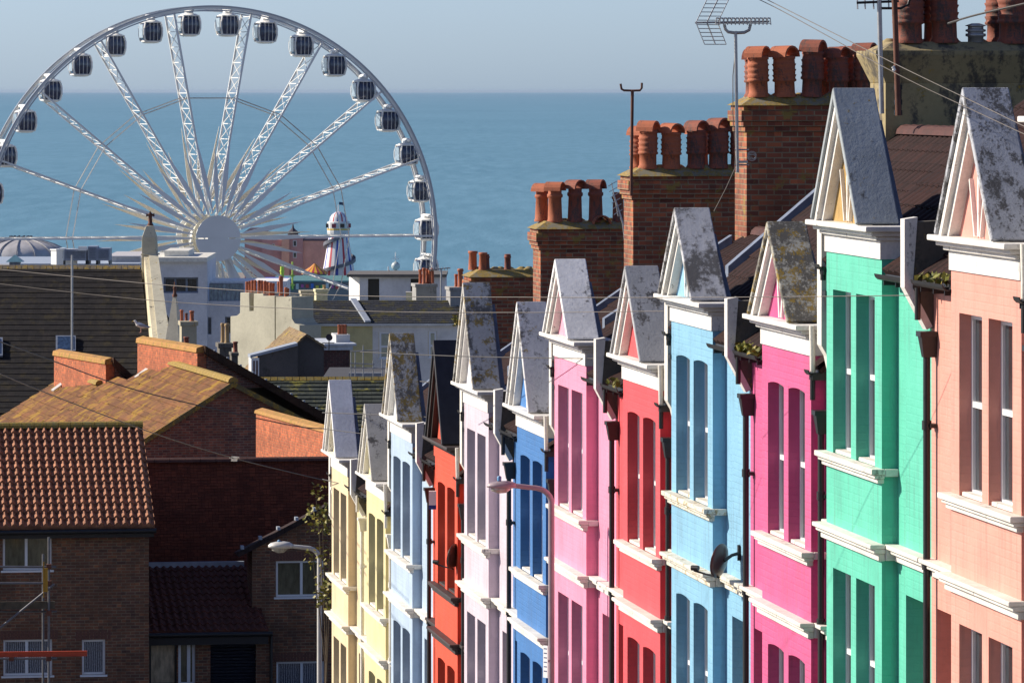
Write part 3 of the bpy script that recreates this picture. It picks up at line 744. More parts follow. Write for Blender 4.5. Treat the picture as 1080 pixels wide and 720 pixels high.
# ------------------------------------------------------------------ ferris wheel
def ferris_wheel():
    ZW = 466.0; tilt = R(15.7)
    cpos = at(219.5, 250, ZW)
    root = empty('ferris_wheel', (cpos.x, cpos.y, 5.0), tilt, 'huge white seafront observation wheel with dark glass cabins', 'ferris wheel')
    hz = cpos.z-5.0; Rr = 21.15; hw = 2.0      # local x across, local y along the axle (minus = towards the town)
    def P(r, a, y): return Vector((r*math.cos(a), y, hz+r*math.sin(a)))
    def ring(r0, r1, y0, y1, mb, n=180):
        vs = []
        for k in range(n):
            a = 2*math.pi*k/n
            vs += [P(r0,a,y0), P(r1,a,y0), P(r1,a,y1), P(r0,a,y1)]
        fs = []
        for k in range(n):
            j = (k+1)%n
            for q in range(4): fs.append((k*4+q, k*4+(q+1)%4, j*4+(q+1)%4, j*4+q))
        mb.add(vs, fs)
    for y in (-hw, hw):
        mb = MB(); ring(Rr-.33, Rr-.13, y-.15, y+.15, mb)
        rim = mb.build('rim', M['wheel'], root)
        mb = MB(); ring(Rr-.125, Rr+.0, y-.22, y-.02, mb); mb.build('light_rail', M['wheelblue'], rim)
        mb = MB(); ring(Rr-.5, Rr-.39, y-.18, y-.04, mb); mb.build('light_rail', M['wheelblue'], rim)
    for k in range(36):                 # cross tubes between the rims
        a = R(5+10*k); mb = MB(); mb.tube([P(Rr-.25,a,-hw+.15), P(Rr-.25,a,hw-.15)], .16, 8); mb.build('cross_tube', M['wheel'], root)
    for k in range(18):                 # trussed spokes
        a = R(20*k); mb = MB()
        def w_(r): 
            t = (r-2)/(Rr-2.4); return .62+(hw-.62)*min(1, t*1.0)
        f0, f1 = P(2.0,a,-w_(2)-1.4), P(Rr-.4,a,-hw); g0, g1 = P(2.0,a,w_(2)+1.4), P(Rr-.4,a,hw)
        mb.bar(f0, f1, .19, .17); mb.bar(g0, g1, .19, .17)
        n = 13
        for i in range(1, n+1):
            t = i/n*.985; p, q = f0.lerp(f1,t), g0.lerp(g1,t); mb.bar(p, q, .075)
            if i > 1:
                t0 = (i-1)/n*.985; mb.bar(f0.lerp(f1,t0), q, .055); mb.bar(g0.lerp(g1,t0), p, .055)
        mb.build('spoke', M['wheel'], root)
    def blade(r0, rm, r1, a, y0, y1, w):
        mb = MB(); d = Vector((-math.sin(a), 0, math.cos(a)))*w/2; th = Vector((0,.10,0))
        def yy(r): return y0+(y1-y0)*(r-r0)/(r1-r0)
        p0, pm, p1 = P(r0,a,yy(r0)), P(rm,a,yy(rm)), P(r1,a,yy(r1))
        mb.prism([p0-d*.25, pm-d, p1, pm+d, p0+d*.25], th); return mb
    for k in range(36):
        a = R(10*k)
        if k % 2 == 0: args = (2.3, 5.6, 10.2)
        else: args = (2.3, 5.0, 8.3)
        blade(*args, a, -3.9, -1.75 if k%2 == 0 else -3.0, .46).build('blade', M['wheel'], root)
        blade(*args, a+R(2), 3.6, 1.75 if k%2 == 0 else 2.8, .40).build('blade', plain('cream_back_blade', (.66,.60,.48), .5, 0, .05), root)
    for y in (-hw, hw):                 # stay cables joining the spokes
        mb = MB()
        for k in range(18):
            mb.tube([P(12.9,R(20*k),y*.8), P(12.9,R(20*k+20),y*.8)], .048, 4, False)
        tag(mb.build('stay_cable', M['galv'], root))
    mb = MB(); ax = []
    vs = []
    mb.tube([P(0,0,-4.3), P(0,0,4.3)], .95, 16); hub = mb.build('hub', M['wheel'], root)
    for y in (-4.2, 4.2):
        mb = MB(); s = -1 if y < 0 else 1; n = 40
        for half in (0, 1):
            pts = [P(2.08, math.pi*half+.02+(math.pi-.04)*k/(n//2), y) for k in range(n//2+1)]
            mb.prism(pts, (0, s*.16, 0))
        mb.build('hub_plate', M['wheel'], root)
    # drums where the spokes start
    for y in (-2.3, 2.3):
        mb = MB(); ring(1.5, 2.0, y-.2, y+.2, mb, 60); mb.build('spoke_ring', plain('cream_steel', (.62,.58,.45), .5, 0, .1), root)
    # legs
    for sx in (-1, 1):
        for y in (-4.0, 4.0):
            mb = MB(); a = Vector((sx*.5, y*.78, hz)); b = Vector((sx*7.5, y*1.3, 0))
            mb.bar(a, b, .7, .5)
            for q in (-.18, 0, .18): mb.bar(a+Vector((q,-.3,0)), b+Vector((q,-.3,0)), .06, .05)
            mb.build('leg', M['wheel'], root)
    # cabins hang from the cross tubes between the rims
    def shell(sc, mb, e=3.2, nu=18, nv=9, zc=0, cut=None):
        vs = []; fs = []
        def sp(v, p): return math.copysign(abs(v)**p, v)
        for j in range(nv+1):
            ph = -math.pi/2+math.pi*j/nv
            for i in range(nu):
                th = 2*math.pi*i/nu; p = 2/e
                vs.append((sc[0]*sp(math.cos(ph),p)*sp(math.cos(th),p), sc[1]*sp(math.cos(ph),p)*sp(math.sin(th),p), zc+sc[2]*sp(math.sin(ph),.75)))
        for j in range(nv):
            for i in range(nu): fs.append((j*nu+i, j*nu+(i+1)%nu, (j+1)*nu+(i+1)%nu, (j+1)*nu+i))
        mb.add(vs, fs, True)
    # template meshes
    def cabin():
        c = empty('cabin'); b = MB(); shell((.90,1.25,1.0), b, 4.5); 
        body = b.build('glazing', M['cabglass'], c)
        f = MB()                                     # white floor pan, roof and end posts
        vs = []
        def lev(z):  return max(.05, (1-abs(z/1.04)**(1/.75*1.0)))**.5 if False else 1
        f.lathe([(.55,-1.06),(.80,-1.02),(.98,-.92),(1.0,-.84),(.98,-.82)], (0,0,0), 20)
        f2 = MB(); f2.lathe([(1.0,.80),(1.02,.84),(.96,.93),(.70,1.04),(.3,1.1)], (0,0,0), 20)
        fo = f.build('floor_pan', M['wheel'], c); fo.scale = (.86,1.2,1)
        ro = f2.build('cabin_roof', M['wheel'], c); ro.scale = (.86,1.2,1)
        p = MB()
        for (x, y) in ((-.84,-1.0),(.84,-1.0),(-.84,1.0),(.84,1.0)):
            p.bar((x*.84,y*1.02,-.86),(x*1.0,y*1.17,-.3),.14,.12); p.bar((x*1.0,y*1.17,-.3),(x*1.0,y*1.17,.3),.14,.12); p.bar((x*1.0,y*1.17,.3),(x*.84,y*1.02,.86),.14,.12)
        for y in (-1.22,1.22):
            for x in (-.3,.05,.4): p.bar((x,y*.98,-.8),(x,y*1.03,0),.035,.05); p.bar((x,y*1.03,0),(x,y*.98,.8),.035,.05)
        for zz in (-.86,.86):
            for s_ in (-1,1): p.bar((-.72,s_*1.02,zz),(.72,s_*1.02,zz),.10,.1); p.bar((s_*.71,-1.0,zz),(s_*.71,1.0,zz),.10,.1)
        p.build('cabin_frame', M['wheel'], c)
        for x in (-.91,.91):
            e = MB(); e.box(x-.012, x+.012, -.85, .85, -.55, .66); e.build('end_window', M['cabglass2'], c)
        t = MB(); t.box(-.32,.32,-.5,.5,1.04,1.28); t.box(-.1,.1,-1.4,1.4,1.2,1.36); t.build('hanger', M['wheel'], c)
        return c
    cab = cabin()
    for k in range(36):
        a = R(5+10*k); c = cab if k == 0 else copy_tree(cab)
        c.parent = root; p = P(Rr-.45, a, 0); c.location = (p.x, p.y, p.z-1.25)
        del_ = [kk for kk in ('label','category') if kk in c]
    return root
ferris_wheel()

# ------------------------------------------------------------------ pier and seafront
ZP = 900.0
def pier():
    TH = R(8.4)
    o = at(210, 96, ZP); deckz = CAMZ-(300-96)/FX*ZP
    mb = MB(); x0 = at(-40,96,ZP).x; x1 = at(384,96,ZP).x
    mb.box(x0, x1, ZP-14, ZP+60, deckz-.8, deckz)
    root = empty('pier', (x0,ZP-14,0), 0, 'long fairground pier standing in the sea beyond the wheel', 'pier')
    d = mb.build('deck', plain('pier_deck', (.25,.22,.19), .8), root, ); d.location = (-x0,-(ZP-14),0)
    mb = MB()
    for k in range(17):
        for j in range(4):
            x = x0+2+(x1-x0-4)*k/16; mb.tube([(x-x0, 2+j*20, -4), (x-x0, 2+j*20, deckz-.8)], .35, 6)
        pl_ = mb.build('pile', plain('pier_iron', (.12,.12,.12), .7), root); mb = MB()
    return deckz
DK = pier()
# helter-skelter
def helter():
    c = at(357, 96, ZP); s = ZP/FX
    root = empty('helter_skelter', (c.x, ZP, DK), 0, 'white helter skelter tower striped red and blue with spiral slide on the pier', 'fairground ride')
    def z(py): return CAMZ-(py-96)*s-DK
    m, nt, b = newmat('tower_stripes'); o = objn(nt)
    sx = nd(nt,'ShaderNodeSeparateXYZ'); nt.links.new(o, sx.inputs[0])
    ang = mathn(nt,'MULTIPLY', mathn(nt,'ARCTAN2', sx.outputs[1], sx.outputs[0]), 12/(2*math.pi)*1.0)
    fr_ = mathn(nt,'FRACT', mathn(nt,'ADD', ang, 30.3), 0); 
    hue = mathn(nt,'FRACT', mathn(nt,'MULTIPLY', mathn(nt,'FLOOR', mathn(nt,'ADD', ang, 30.3), 0), .5), 0)
    colr = mix(nt, mathn(nt,'GREATER_THAN', hue, .25), (.50,.03,.05), (.04,.08,.42))
    nt.links.new(mix(nt, mathn(nt,'LESS_THAN', fr_, .34), (.74,.74,.74), colr), b.inputs['Base Color']); b.inputs['Roughness'].default_value = .5
    mb = MB(); mb.lathe([(19*s,0),(16.5*s,z(285)),(12.5*s,z(262)),(10*s,z(247))], n=24, smooth=False); mb.build('tower', m, root)
    mb = MB(); mb.lathe([(11.6*s,z(247)),(12*s,z(245)),(12*s,z(234.5)),(11*s,z(233.5))], n=16, smooth=False); cb = mb.build('lookout', plain('lookout_paint', (.60,.62,.62), .5), root)
    mb = MB(); mb.lathe([(12.15*s,z(242.5)),(12.15*s,z(241))], n=16, smooth=False); mb.build('band', plain('yellow_paint', (.65,.42,.04), .5), cb)
    for k in range(8):
        a = math.pi*2*(k+.5)/8; mb = MB(); x, y = 11.7*s*math.cos(a), 11.7*s*math.sin(a)
        mb.bar((x,y,z(240)),(x,y,z(235.8)),.75,.3); mb.build('window', plain('red_window_paint', (.28,.03,.05), .4) if k%2 else M['pane'], cb)
    mb = MB(); mb.lathe([(9.6*s,z(233.5)),(9.0*s,z(229.5)),(6.8*s,z(226)),(3.4*s,z(223.6)),(.4*s,z(223))], n=24); dm = mb.build('dome', m, root)
    mb = MB(); mb.tube([(0,0,z(223)),(0,0,z(216))], .10, 5); fl = mb.build('flagpole', M['wheel'], root)
    mb = MB(); mb.prism([(0.1,0,z(216)),(.9,.1,z(216.4)),(.9,.1,z(213.5)),(.1,0,z(213))], (0,.04,0)); mb.build('flag', plain('navy_flag', (.03,.06,.12), .8), fl)
    # spiral slide
    n = 90; vs = []; 
    for i in range(n+1):
        t = i/n; a = -1.0-t*2*math.pi*1.55; zz = z(250)+(z(296)-z(250))*t; rr = (10.5+(17.5-10.5)*t)*s
        ca, sa = math.cos(a), math.sin(a); w_ = 4.0*s
        vs += [(rr*ca,rr*sa,zz),((rr+w_)*ca,(rr+w_)*sa,zz),((rr+w_)*ca,(rr+w_)*sa,zz+3.6*s),((rr+w_-.12)*ca,(rr+w_-.12)*sa,zz+3.6*s),((rr+w_-.12)*ca,(rr+w_-.12)*sa,zz+.3),(rr*ca,rr*sa,zz+.3)]
    fs = [(i*6+q,i*6+(q+1)%6,(i+1)*6+(q+1)%6,(i+1)*6+q) for i in range(n) for q in range(6)]
    mb = MB(); mb.add(vs, fs); mb.build('slide', plain('grey_slide', (.13,.14,.17), .5), root)
helter()
def blk(root, F, x0, x1, y0, y1, mat, b0=0, d=8, name='wall'):
    a0, a1 = F.a(x0, b0), F.a(x1, b0); z0 = F.z(x0, y1, b0); z1 = F.z(x0, y0, b0)
    mb = MB(); mb.box(a0, a1, b0, b0+d, z0, z1); return mb.build(name, mat, root)
def px_windows(root, F, rects, b, mat='pane', fm='upvc', fr=.08, lights=()):
    for (x0,y0,x1,y1) in rects:
        window(root, F.a(x0,b), F.a(x1,b), F.z(x0,y1,b), F.z(x0,y0,b), b-.07, mat, lights, fr, None, fm, 'window', False)
def pier_house():
    F = Frame(300, ZP+12, DK, R(0)); root = F.empty('pier_pavilion', 'salmon pink pavilion with dark turret on the pier', 'pavilion')
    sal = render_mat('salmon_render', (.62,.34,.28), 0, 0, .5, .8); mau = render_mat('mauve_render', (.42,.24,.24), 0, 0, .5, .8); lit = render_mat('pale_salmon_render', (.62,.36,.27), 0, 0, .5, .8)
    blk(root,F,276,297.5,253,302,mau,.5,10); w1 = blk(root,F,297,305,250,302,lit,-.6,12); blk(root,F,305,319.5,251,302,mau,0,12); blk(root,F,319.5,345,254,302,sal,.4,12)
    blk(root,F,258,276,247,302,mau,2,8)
    for r in ((297,305),(305,319.5)): pass
    px_windows(root,F,[(299.5,253.5,302,258.5),(299.5,266,302,271),(309,253.5,313,260),(309,266,313,272)], 0 if True else 0, 'pane','wheelblue',.12)
    px_windows(root,F,[(280,257,283,261),(287,257,290,261)], .5, 'pane','wheelblue',.12)
    c = F.loc(309,246,6); mb = MB(); z1 = F.z(309,246,6); z2 = F.z(309,236,6)
    mb.lathe([(.95,F.z(309,252,6)),(.95,z1)], (c.x,6,0), 8, smooth=False); mb.lathe([(1.3,z1),(.55,z1+(z2-z1)*.35),(.22,z1+(z2-z1)*.55),(.05,z2)], (c.x,6,0), 8, smooth=False); mb.build('turret', plain('dark_turret_roof', (.06,.05,.07), .7), root)
    mb = MB(); a0,a1 = F.a(257,2),F.a(282,2); z0 = F.z(270,247,2); z1 = F.z(270,241,2)
    mb.prism([(a0-.5,1.5,z0),(a1+.5,1.5,z0),(a1-1,3,z1),(a0+1,3,z1)], (0,6,0)); mb.build('roof', plain('slate_purple', (.07,.06,.09), .7), root)
    mb = MB(); a0,a1 = F.a(319,0),F.a(345.5,0); z1 = F.z(330,254,0); mb.box(a0,a1,.2,12.4,z1,z1+.35); mb.build('parapet', plain('slate_purple', (.07,.06,.09), .7), root)
pier_house()
def big_top():
    F = Frame(332, ZP-6, DK, 0); root = F.empty('fairground_tent', 'yellow and magenta striped big top roof below the helter skelter', 'tent')
    m, nt, b = newmat('tent_stripes'); o = objn(nt); sx = nd(nt,'ShaderNodeSeparateXYZ'); nt.links.new(o, sx.inputs[0])
    fr_ = mathn(nt,'FRACT', mathn(nt,'MULTIPLY', mathn(nt,'ARCTAN2', sx.outputs[1], sx.outputs[0]), 14/(2*math.pi)), 0)
    nt.links.new(mix(nt, mathn(nt,'LESS_THAN', fr_, .5), (.75,.45,.03), (.45,.05,.08)), b.inputs['Base Color'])
    s = (ZP-6)/FX; z0 = F.z(332,287); z1 = F.z(332,278)
    mb = MB(); mb.lathe([(14*s,z0-.3),(13.8*s,z0),(5*s,z0+(z1-z0)*.62),(.15,z1)], n=28, smooth=False); mb.build('canopy', m, root)
    mb = MB(); mb.lathe([(12.5*s,0),(12.5*s,z0-.3)], n=28, smooth=False); mb.build('side_wall', plain('teal_boards', (.07,.20,.22), .6), root)
    F2 = Frame(330, ZP-16, DK, 0); r2 = F2.empty('fairground_stall', 'long teal roofed row of pier stalls under the big top', 'stall')
    a0,a1 = F2.a(290), F2.a(374); z1 = F2.z(330,291)
    mb = MB(); mb.prism([(a0,-.5,z1-1),(a0,-.5,z1-.8),(a0,2.5,z1),(a0,5.5,z1-.8),(a0,5.5,z1-1)], (a1-a0,0,0)); mb.build('roof', plain('teal_roof', (.12,.26,.27), .6), r2)
    mb = MB(); mb.box(a0,a1,0,5,-3,z1-1); w_ = mb.build('wall', plain('stall_boards', (.20,.19,.20), .7), r2)
    rnd = random.Random(3); cols = [(.6,.08,.06),(.06,.15,.5),(.65,.5,.06),(.1,.4,.12),(.6,.6,.6),(.5,.1,.3)]
    for k in range(16):
        a = a0+(a1-a0)*(k+.2)/16; mb = MB(); mb.box(a, a+(a1-a0)/16*.6, -.35, -.02, -.3+rnd.uniform(0,.4), z1-1.2-rnd.uniform(0,.5)); mb.build('awning', plain('awning_%d' % (k%6), cols[k%6], .7), r2)
    # slim coloured masts of the rides
    for (px, py, colr, lab) in ((297.5,281,(.50,.62,.05),'lime ride mast standing behind the terracotta pots'),(308.5,276,(.45,.60,.08),'thin green ride mast left of the big top')):
        p = at(px,96,ZP-20); mb = MB(); z1_ = at(px,py,ZP-20).z-DK
        mb.tube([(0,0,0),(0,0,z1_)], .32 if px < 300 else .14, 8)
        for k in range(3): mb.lathe([(.2,z1_-1-k*1.6),(.5,z1_-.8-k*1.6),(.2,z1_-.6-k*1.6)], n=8)
        o_ = mb.build('ride_mast', plain('lime_paint_%d' % int(px), colr, .5)); o_.location = (p.x,ZP-20,DK); tag(o_, lab, 'mast')
    p = at(289,96,ZP-18); mb = MB(); z1_ = at(0,293,ZP-18).z-DK; mb.prism([(-3,-2,z1_-.8),(3,-2,z1_-.8),(2.4,0,z1_),(-2.4,0,z1_)], (0,3,0)); mb.box(-2.6,2.6,-1.6,2,-.2,z1_-.8)
    o_ = mb.build('awning_kiosk', plain('bright_blue_awning', (.02,.08,.55), .6)); o_.location = (p.x,ZP-18,DK); tag(o_, 'bright blue awning kiosk behind the clay pots', 'kiosk')
big_top()
def dome():
    F = Frame(22, 700, 4, 0); root = F.empty('domed_hall', 'wide grey ribbed dome at the left edge by the sea', 'dome')
    s = 700/FX; z0 = F.z(22,274); z1 = F.z(22,252.5)
    mb = MB(); prof = []
    for k in range(9):
        t = k/8; prof.append((52*s*math.cos(t*math.pi/2*.86), z0+(z1-z0)*math.sin(t*math.pi/2*.86)/math.sin(math.pi/2*.86)))
    mb.lathe(prof, n=48); mb.build('dome_shell', plain('grey_dome_lead', (.42,.41,.42), .6, 0, .15, .8), root)
    for k in range(16):
        a = 2*math.pi*k/16; mb = MB(); pts = [((r+.1)*math.cos(a),(r+.1)*math.sin(a),z+.05) for r, z in prof]; mb.tube(pts, .07, 5); mb.build('rib', M['galv'], root)
    mb = MB(); r_, z_ = prof[-1]; mb.lathe([(r_+.3,z_-.05),(r_+.3,z_+.15),(r_-.3,z_+.2)], n=24, smooth=False)
    for k in range(14): a = 2*math.pi*k/14; mb.bar((r_*math.cos(a),r_*math.sin(a),z_+.1),(r_*math.cos(a),r_*math.sin(a),z_+.5),.25)
    mb.build('lantern_ring', plain('dark_lantern', (.08,.07,.08), .7), root)
    mb = MB(); mb.lathe([(52*s,0),(52*s,z0)], n=48, smooth=False); mb.build('drum', plain('grey_dome_wall', (.3,.3,.32), .7), root)
dome()
def ball():
    F = Frame(417.3, 620, 5, 0); s = 620/FX; root = F.empty('globe_mast', 'small silvery globe topped by a thin cross mast beyond the flat roof', 'sculpture')
    zc = F.z(417.3,280.5); r = 4.6*s
    mb = MB(); mb.lathe([(r*math.sin(math.pi*k/12)+.001, zc-r*math.cos(math.pi*k/12)) for k in range(13)], n=20); mb.build('globe', render_mat('silver_globe', (.5,.56,.54), 0, .3, 1.5, .4), root)
    mb = MB(); mb.tube([(0,0,zc+r),(0,0,F.z(417.3,266))], .07, 5); mb.bar((-.4,0,F.z(417,273)),(.4,0,F.z(417,273)),.12); mb.bar((-.25,0,F.z(417,271)),(.25,0,F.z(417,271)),.1); mb.build('mast', M['wheel'], root)
    mb = MB(); mb.lathe([(.3,0),(.25,zc-r)], n=10); 
    for k in range(4): a = math.pi/4+k*math.pi/2; mb.bar((.35*math.cos(a),.35*math.sin(a),zc-r*2),(.3*math.cos(a),.3*math.sin(a),zc-r*.7),.1)
    mb.build('stem', M['wheel'], root)
    F = Frame(409.6, 420, 8, 0); r2 = F.empty('flag', 'small red flag on a pole behind the flat white roof', 'flag')
    mb = MB(); mb.tube([(0,0,0),(0,0,F.z(409.6,281))], .05, 5); mb.build('pole', M['wheel'], r2)
    mb = MB(); zt = F.z(409.6,284.5); mb.prism([(0,0,zt),(.25,.05,zt-.12),(.28,.1,zt-.38),(0,0,zt-.3)], (0,.02,0)); mb.build('cloth', plain('red_cloth', (.5,.02,.03), .8), r2)
ball()

# ------------------------------------------------------------------ seafront and mid-distance buildings
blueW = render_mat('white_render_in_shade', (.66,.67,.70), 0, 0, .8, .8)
def white_block():
    F = Frame(165, 300, 11, R(0)); root = F.empty('apartment_block', 'modern white flat roofed block with dark strip window behind the pinnacles', 'apartment block')
    # upper storey
    a0,a1 = F.a(150),F.a(218.5); zt = F.z(190,276); zm = F.z(190,309.5)
    h = (F.a(172.5),F.a(209),F.z(190,309),F.z(190,292.5))
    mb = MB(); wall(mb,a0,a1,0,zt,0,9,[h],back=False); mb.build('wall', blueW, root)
    mb = MB(); mb.box(a0-.1,a1-.0,-.4,9,zt,zt+.26); mb.box(a0+1.2,a1-1.2,1.5,7,zt+.261,zt+.6); mb.build('roof', plain('white_roof_edge', (.7,.68,.6), .6), root)
    w_ = window(root,h[0],h[1],h[2],h[3],.25,'pane',(.33,.66),.10,None,'lead','window',False)
    # lower wing to the right
    mb = MB(); a2 = F.a(300); z2 = F.z(230,318); hs = [(F.a(218.6),F.a(222.3),F.z(0,353),F.z(0,335)),(F.a(236.8),F.a(244.5),F.z(0,352),F.z(0,334.5))]
    wall(mb,a1+.002,a2,0,z2,.6,9,hs,back=False); mb.build('wall', blueW, root)
    for q in hs: window(root,q[0]+.02,q[1],q[2],q[3],.75,'pane',(),.06,None,'lead','window',False)
    # balcony: rail, glass, posts
    mb = MB(); mb.box(a1+.1,F.a(256),.8,.83,z2+.02,z2+1.0); b = mb.build('balcony', glass('balcony_glass', (.20,.27,.31), .15), root)
    mb = MB(); mb.tube([(a1+.1,.8,z2+1.03),(F.a(256),.8,z2+1.03)], .03, 5)
    for k in range(9): x = a1+.1+(F.a(256)-a1-.1)*k/8; mb.tube([(x,.8,z2),(x,.8,z2+1.03)], .025, 5)
    mb.build('rail', M['lead'], b)
    zt2 = F.z(230,298.5)
    mb = MB(); wall(mb,a1+.003,a2,z2+.003,zt2,3.0,8,[(F.a(226+11*k),F.a(231+11*k),z2+.2,zt2-.3) for k in range(4)],back=False); mb.build('penthouse', plain('bright_white_render', (.8,.8,.78), .6), root)
    for k in range(4): window(root,F.a(226+11*k),F.a(231+11*k),z2+.2,zt2-.3,3.1,'cabglass2',(),.06,None,'upvc','window',False)
white_block()
def long_roof():
    F = Frame(70, 330, 10, 0); root = F.empty('seafront_hall', 'long low pale blue roofed seafront building above the slate roof', 'building')
    a0,a1 = F.a(-60),F.a(147); zt = F.z(0,278); zb = F.z(0,283)
    mb = MB(); mb.box(a0,a1,0,14,0,zt); mb.build('wall', plain('pale_blue_cladding', (.36,.42,.50), .5, 0, .06), root)
    mb = MB(); mb.box(F.a(110),a1,3,12,zt,F.z(0,271.2,3)); mb.box(F.a(108),a1+.1,2.8,12.2,F.z(0,271,3),F.z(0,269.8,3)); mb.build('roof', plain('pale_roof_edge', (.55,.53,.52), .5), root)
    mb = MB(); mb.box(F.a(-60),F.a(13),-1,4,F.z(0,283,-1),F.z(0,279,-1)); mb.build('canopy', plain('white_canopy', (.75,.75,.73), .5), root)
    F2 = Frame(16, 300, 12, 0); r2 = F2.empty('roof_lantern', 'small blue glazed pyramid roof light at far left', 'skylight')
    c = F2.loc(16,268.5); s = 300/FX; z0 = F2.z(0,276)
    mb = MB(); mb.lathe([(13*s,z0),(.02,c.z)], n=4, smooth=False, a0=R(45)); mb.build('glazed_roof', plain('blue_glazing', (.12,.24,.30), .3), r2)
    mb = MB(); mb.lathe([(8*s,0),(8*s,z0)], n=4, smooth=False, a0=R(45)); mb.build('base', M['lead'], r2)
    # plant on the roof
    F3 = Frame(57, 326, 42+at(0,279,326).z-42, 0)
    r3 = F3.empty('roof_cabin', 'bright white cabin at the left end of the roof plant', 'cabin'); z = F3.z(0,264); 
    r3.rotation_euler = (0,0,R(-52)); mb = MB(); mb.box(F3.a(51),F3.a(61.6),0,1.6,0,z); mb.build('body', plain('bright_white_panel', (.82,.82,.78), .5, 0, .03), r3)
    mb = MB(); mb.box(F3.a(51)-.05,F3.a(61.6)+.05,-.05,1.65,z,z+.08); mb.build('lid', M['wheel'], r3)
    for (x0,x1,y0,lab) in ((61.8,67.5,262,'narrow pale cooling unit beside the white roof cabin'),(67.8,91,263,'wide grey cooling unit with louvres in the middle of the roof plant'),(83,92,259.8,'white box unit raised above the roof plant'),(92.3,102,260,'slatted grey cooling unit behind thin pipes'),(102.3,115.5,262,'plain blue grey cooling unit at the right end of the roof plant')):
        rr = F3.empty('cooling_unit', lab, 'cooling unit', 'cooling units on the seafront roof'); a0,a1 = F3.a(x0),F3.a(x1); zt = F3.z(0,y0)
        y_ = .1 if x0 != 83 else -.35; zb_ = .25 if x0 != 83 else F3.z(0,264)
        mb = MB(); mb.box(a0,a1,y_,y_+1.9 if x0 != 83 else y_+.4,zb_,zt); mb.build('casing', M['wheel'] if x0 == 83 else plain('unit_grey_%d' % int(x0), (.24,.28,.36) if x0 > 67 else (.5,.56,.6), .5, 0, .08), rr)
        if x0 != 83:
            mb = MB()
            for k in range(7): zz = zb_+.15+(zt-zb_-.3)*k/6; mb.box(a0+.1,a1-.1,y_-.05,y_-.002,zz,zz+.05)
            mb.build('louvre', M['lead'], rr)
            mb = MB(); mb.box(a0,a0+.06,y_,y_+1.9,0,zb_-.002); mb.box(a1-.06,a1,y_,y_+1.9,0,zb_-.002); mb.build('foot', M['black'], rr)
long_roof()

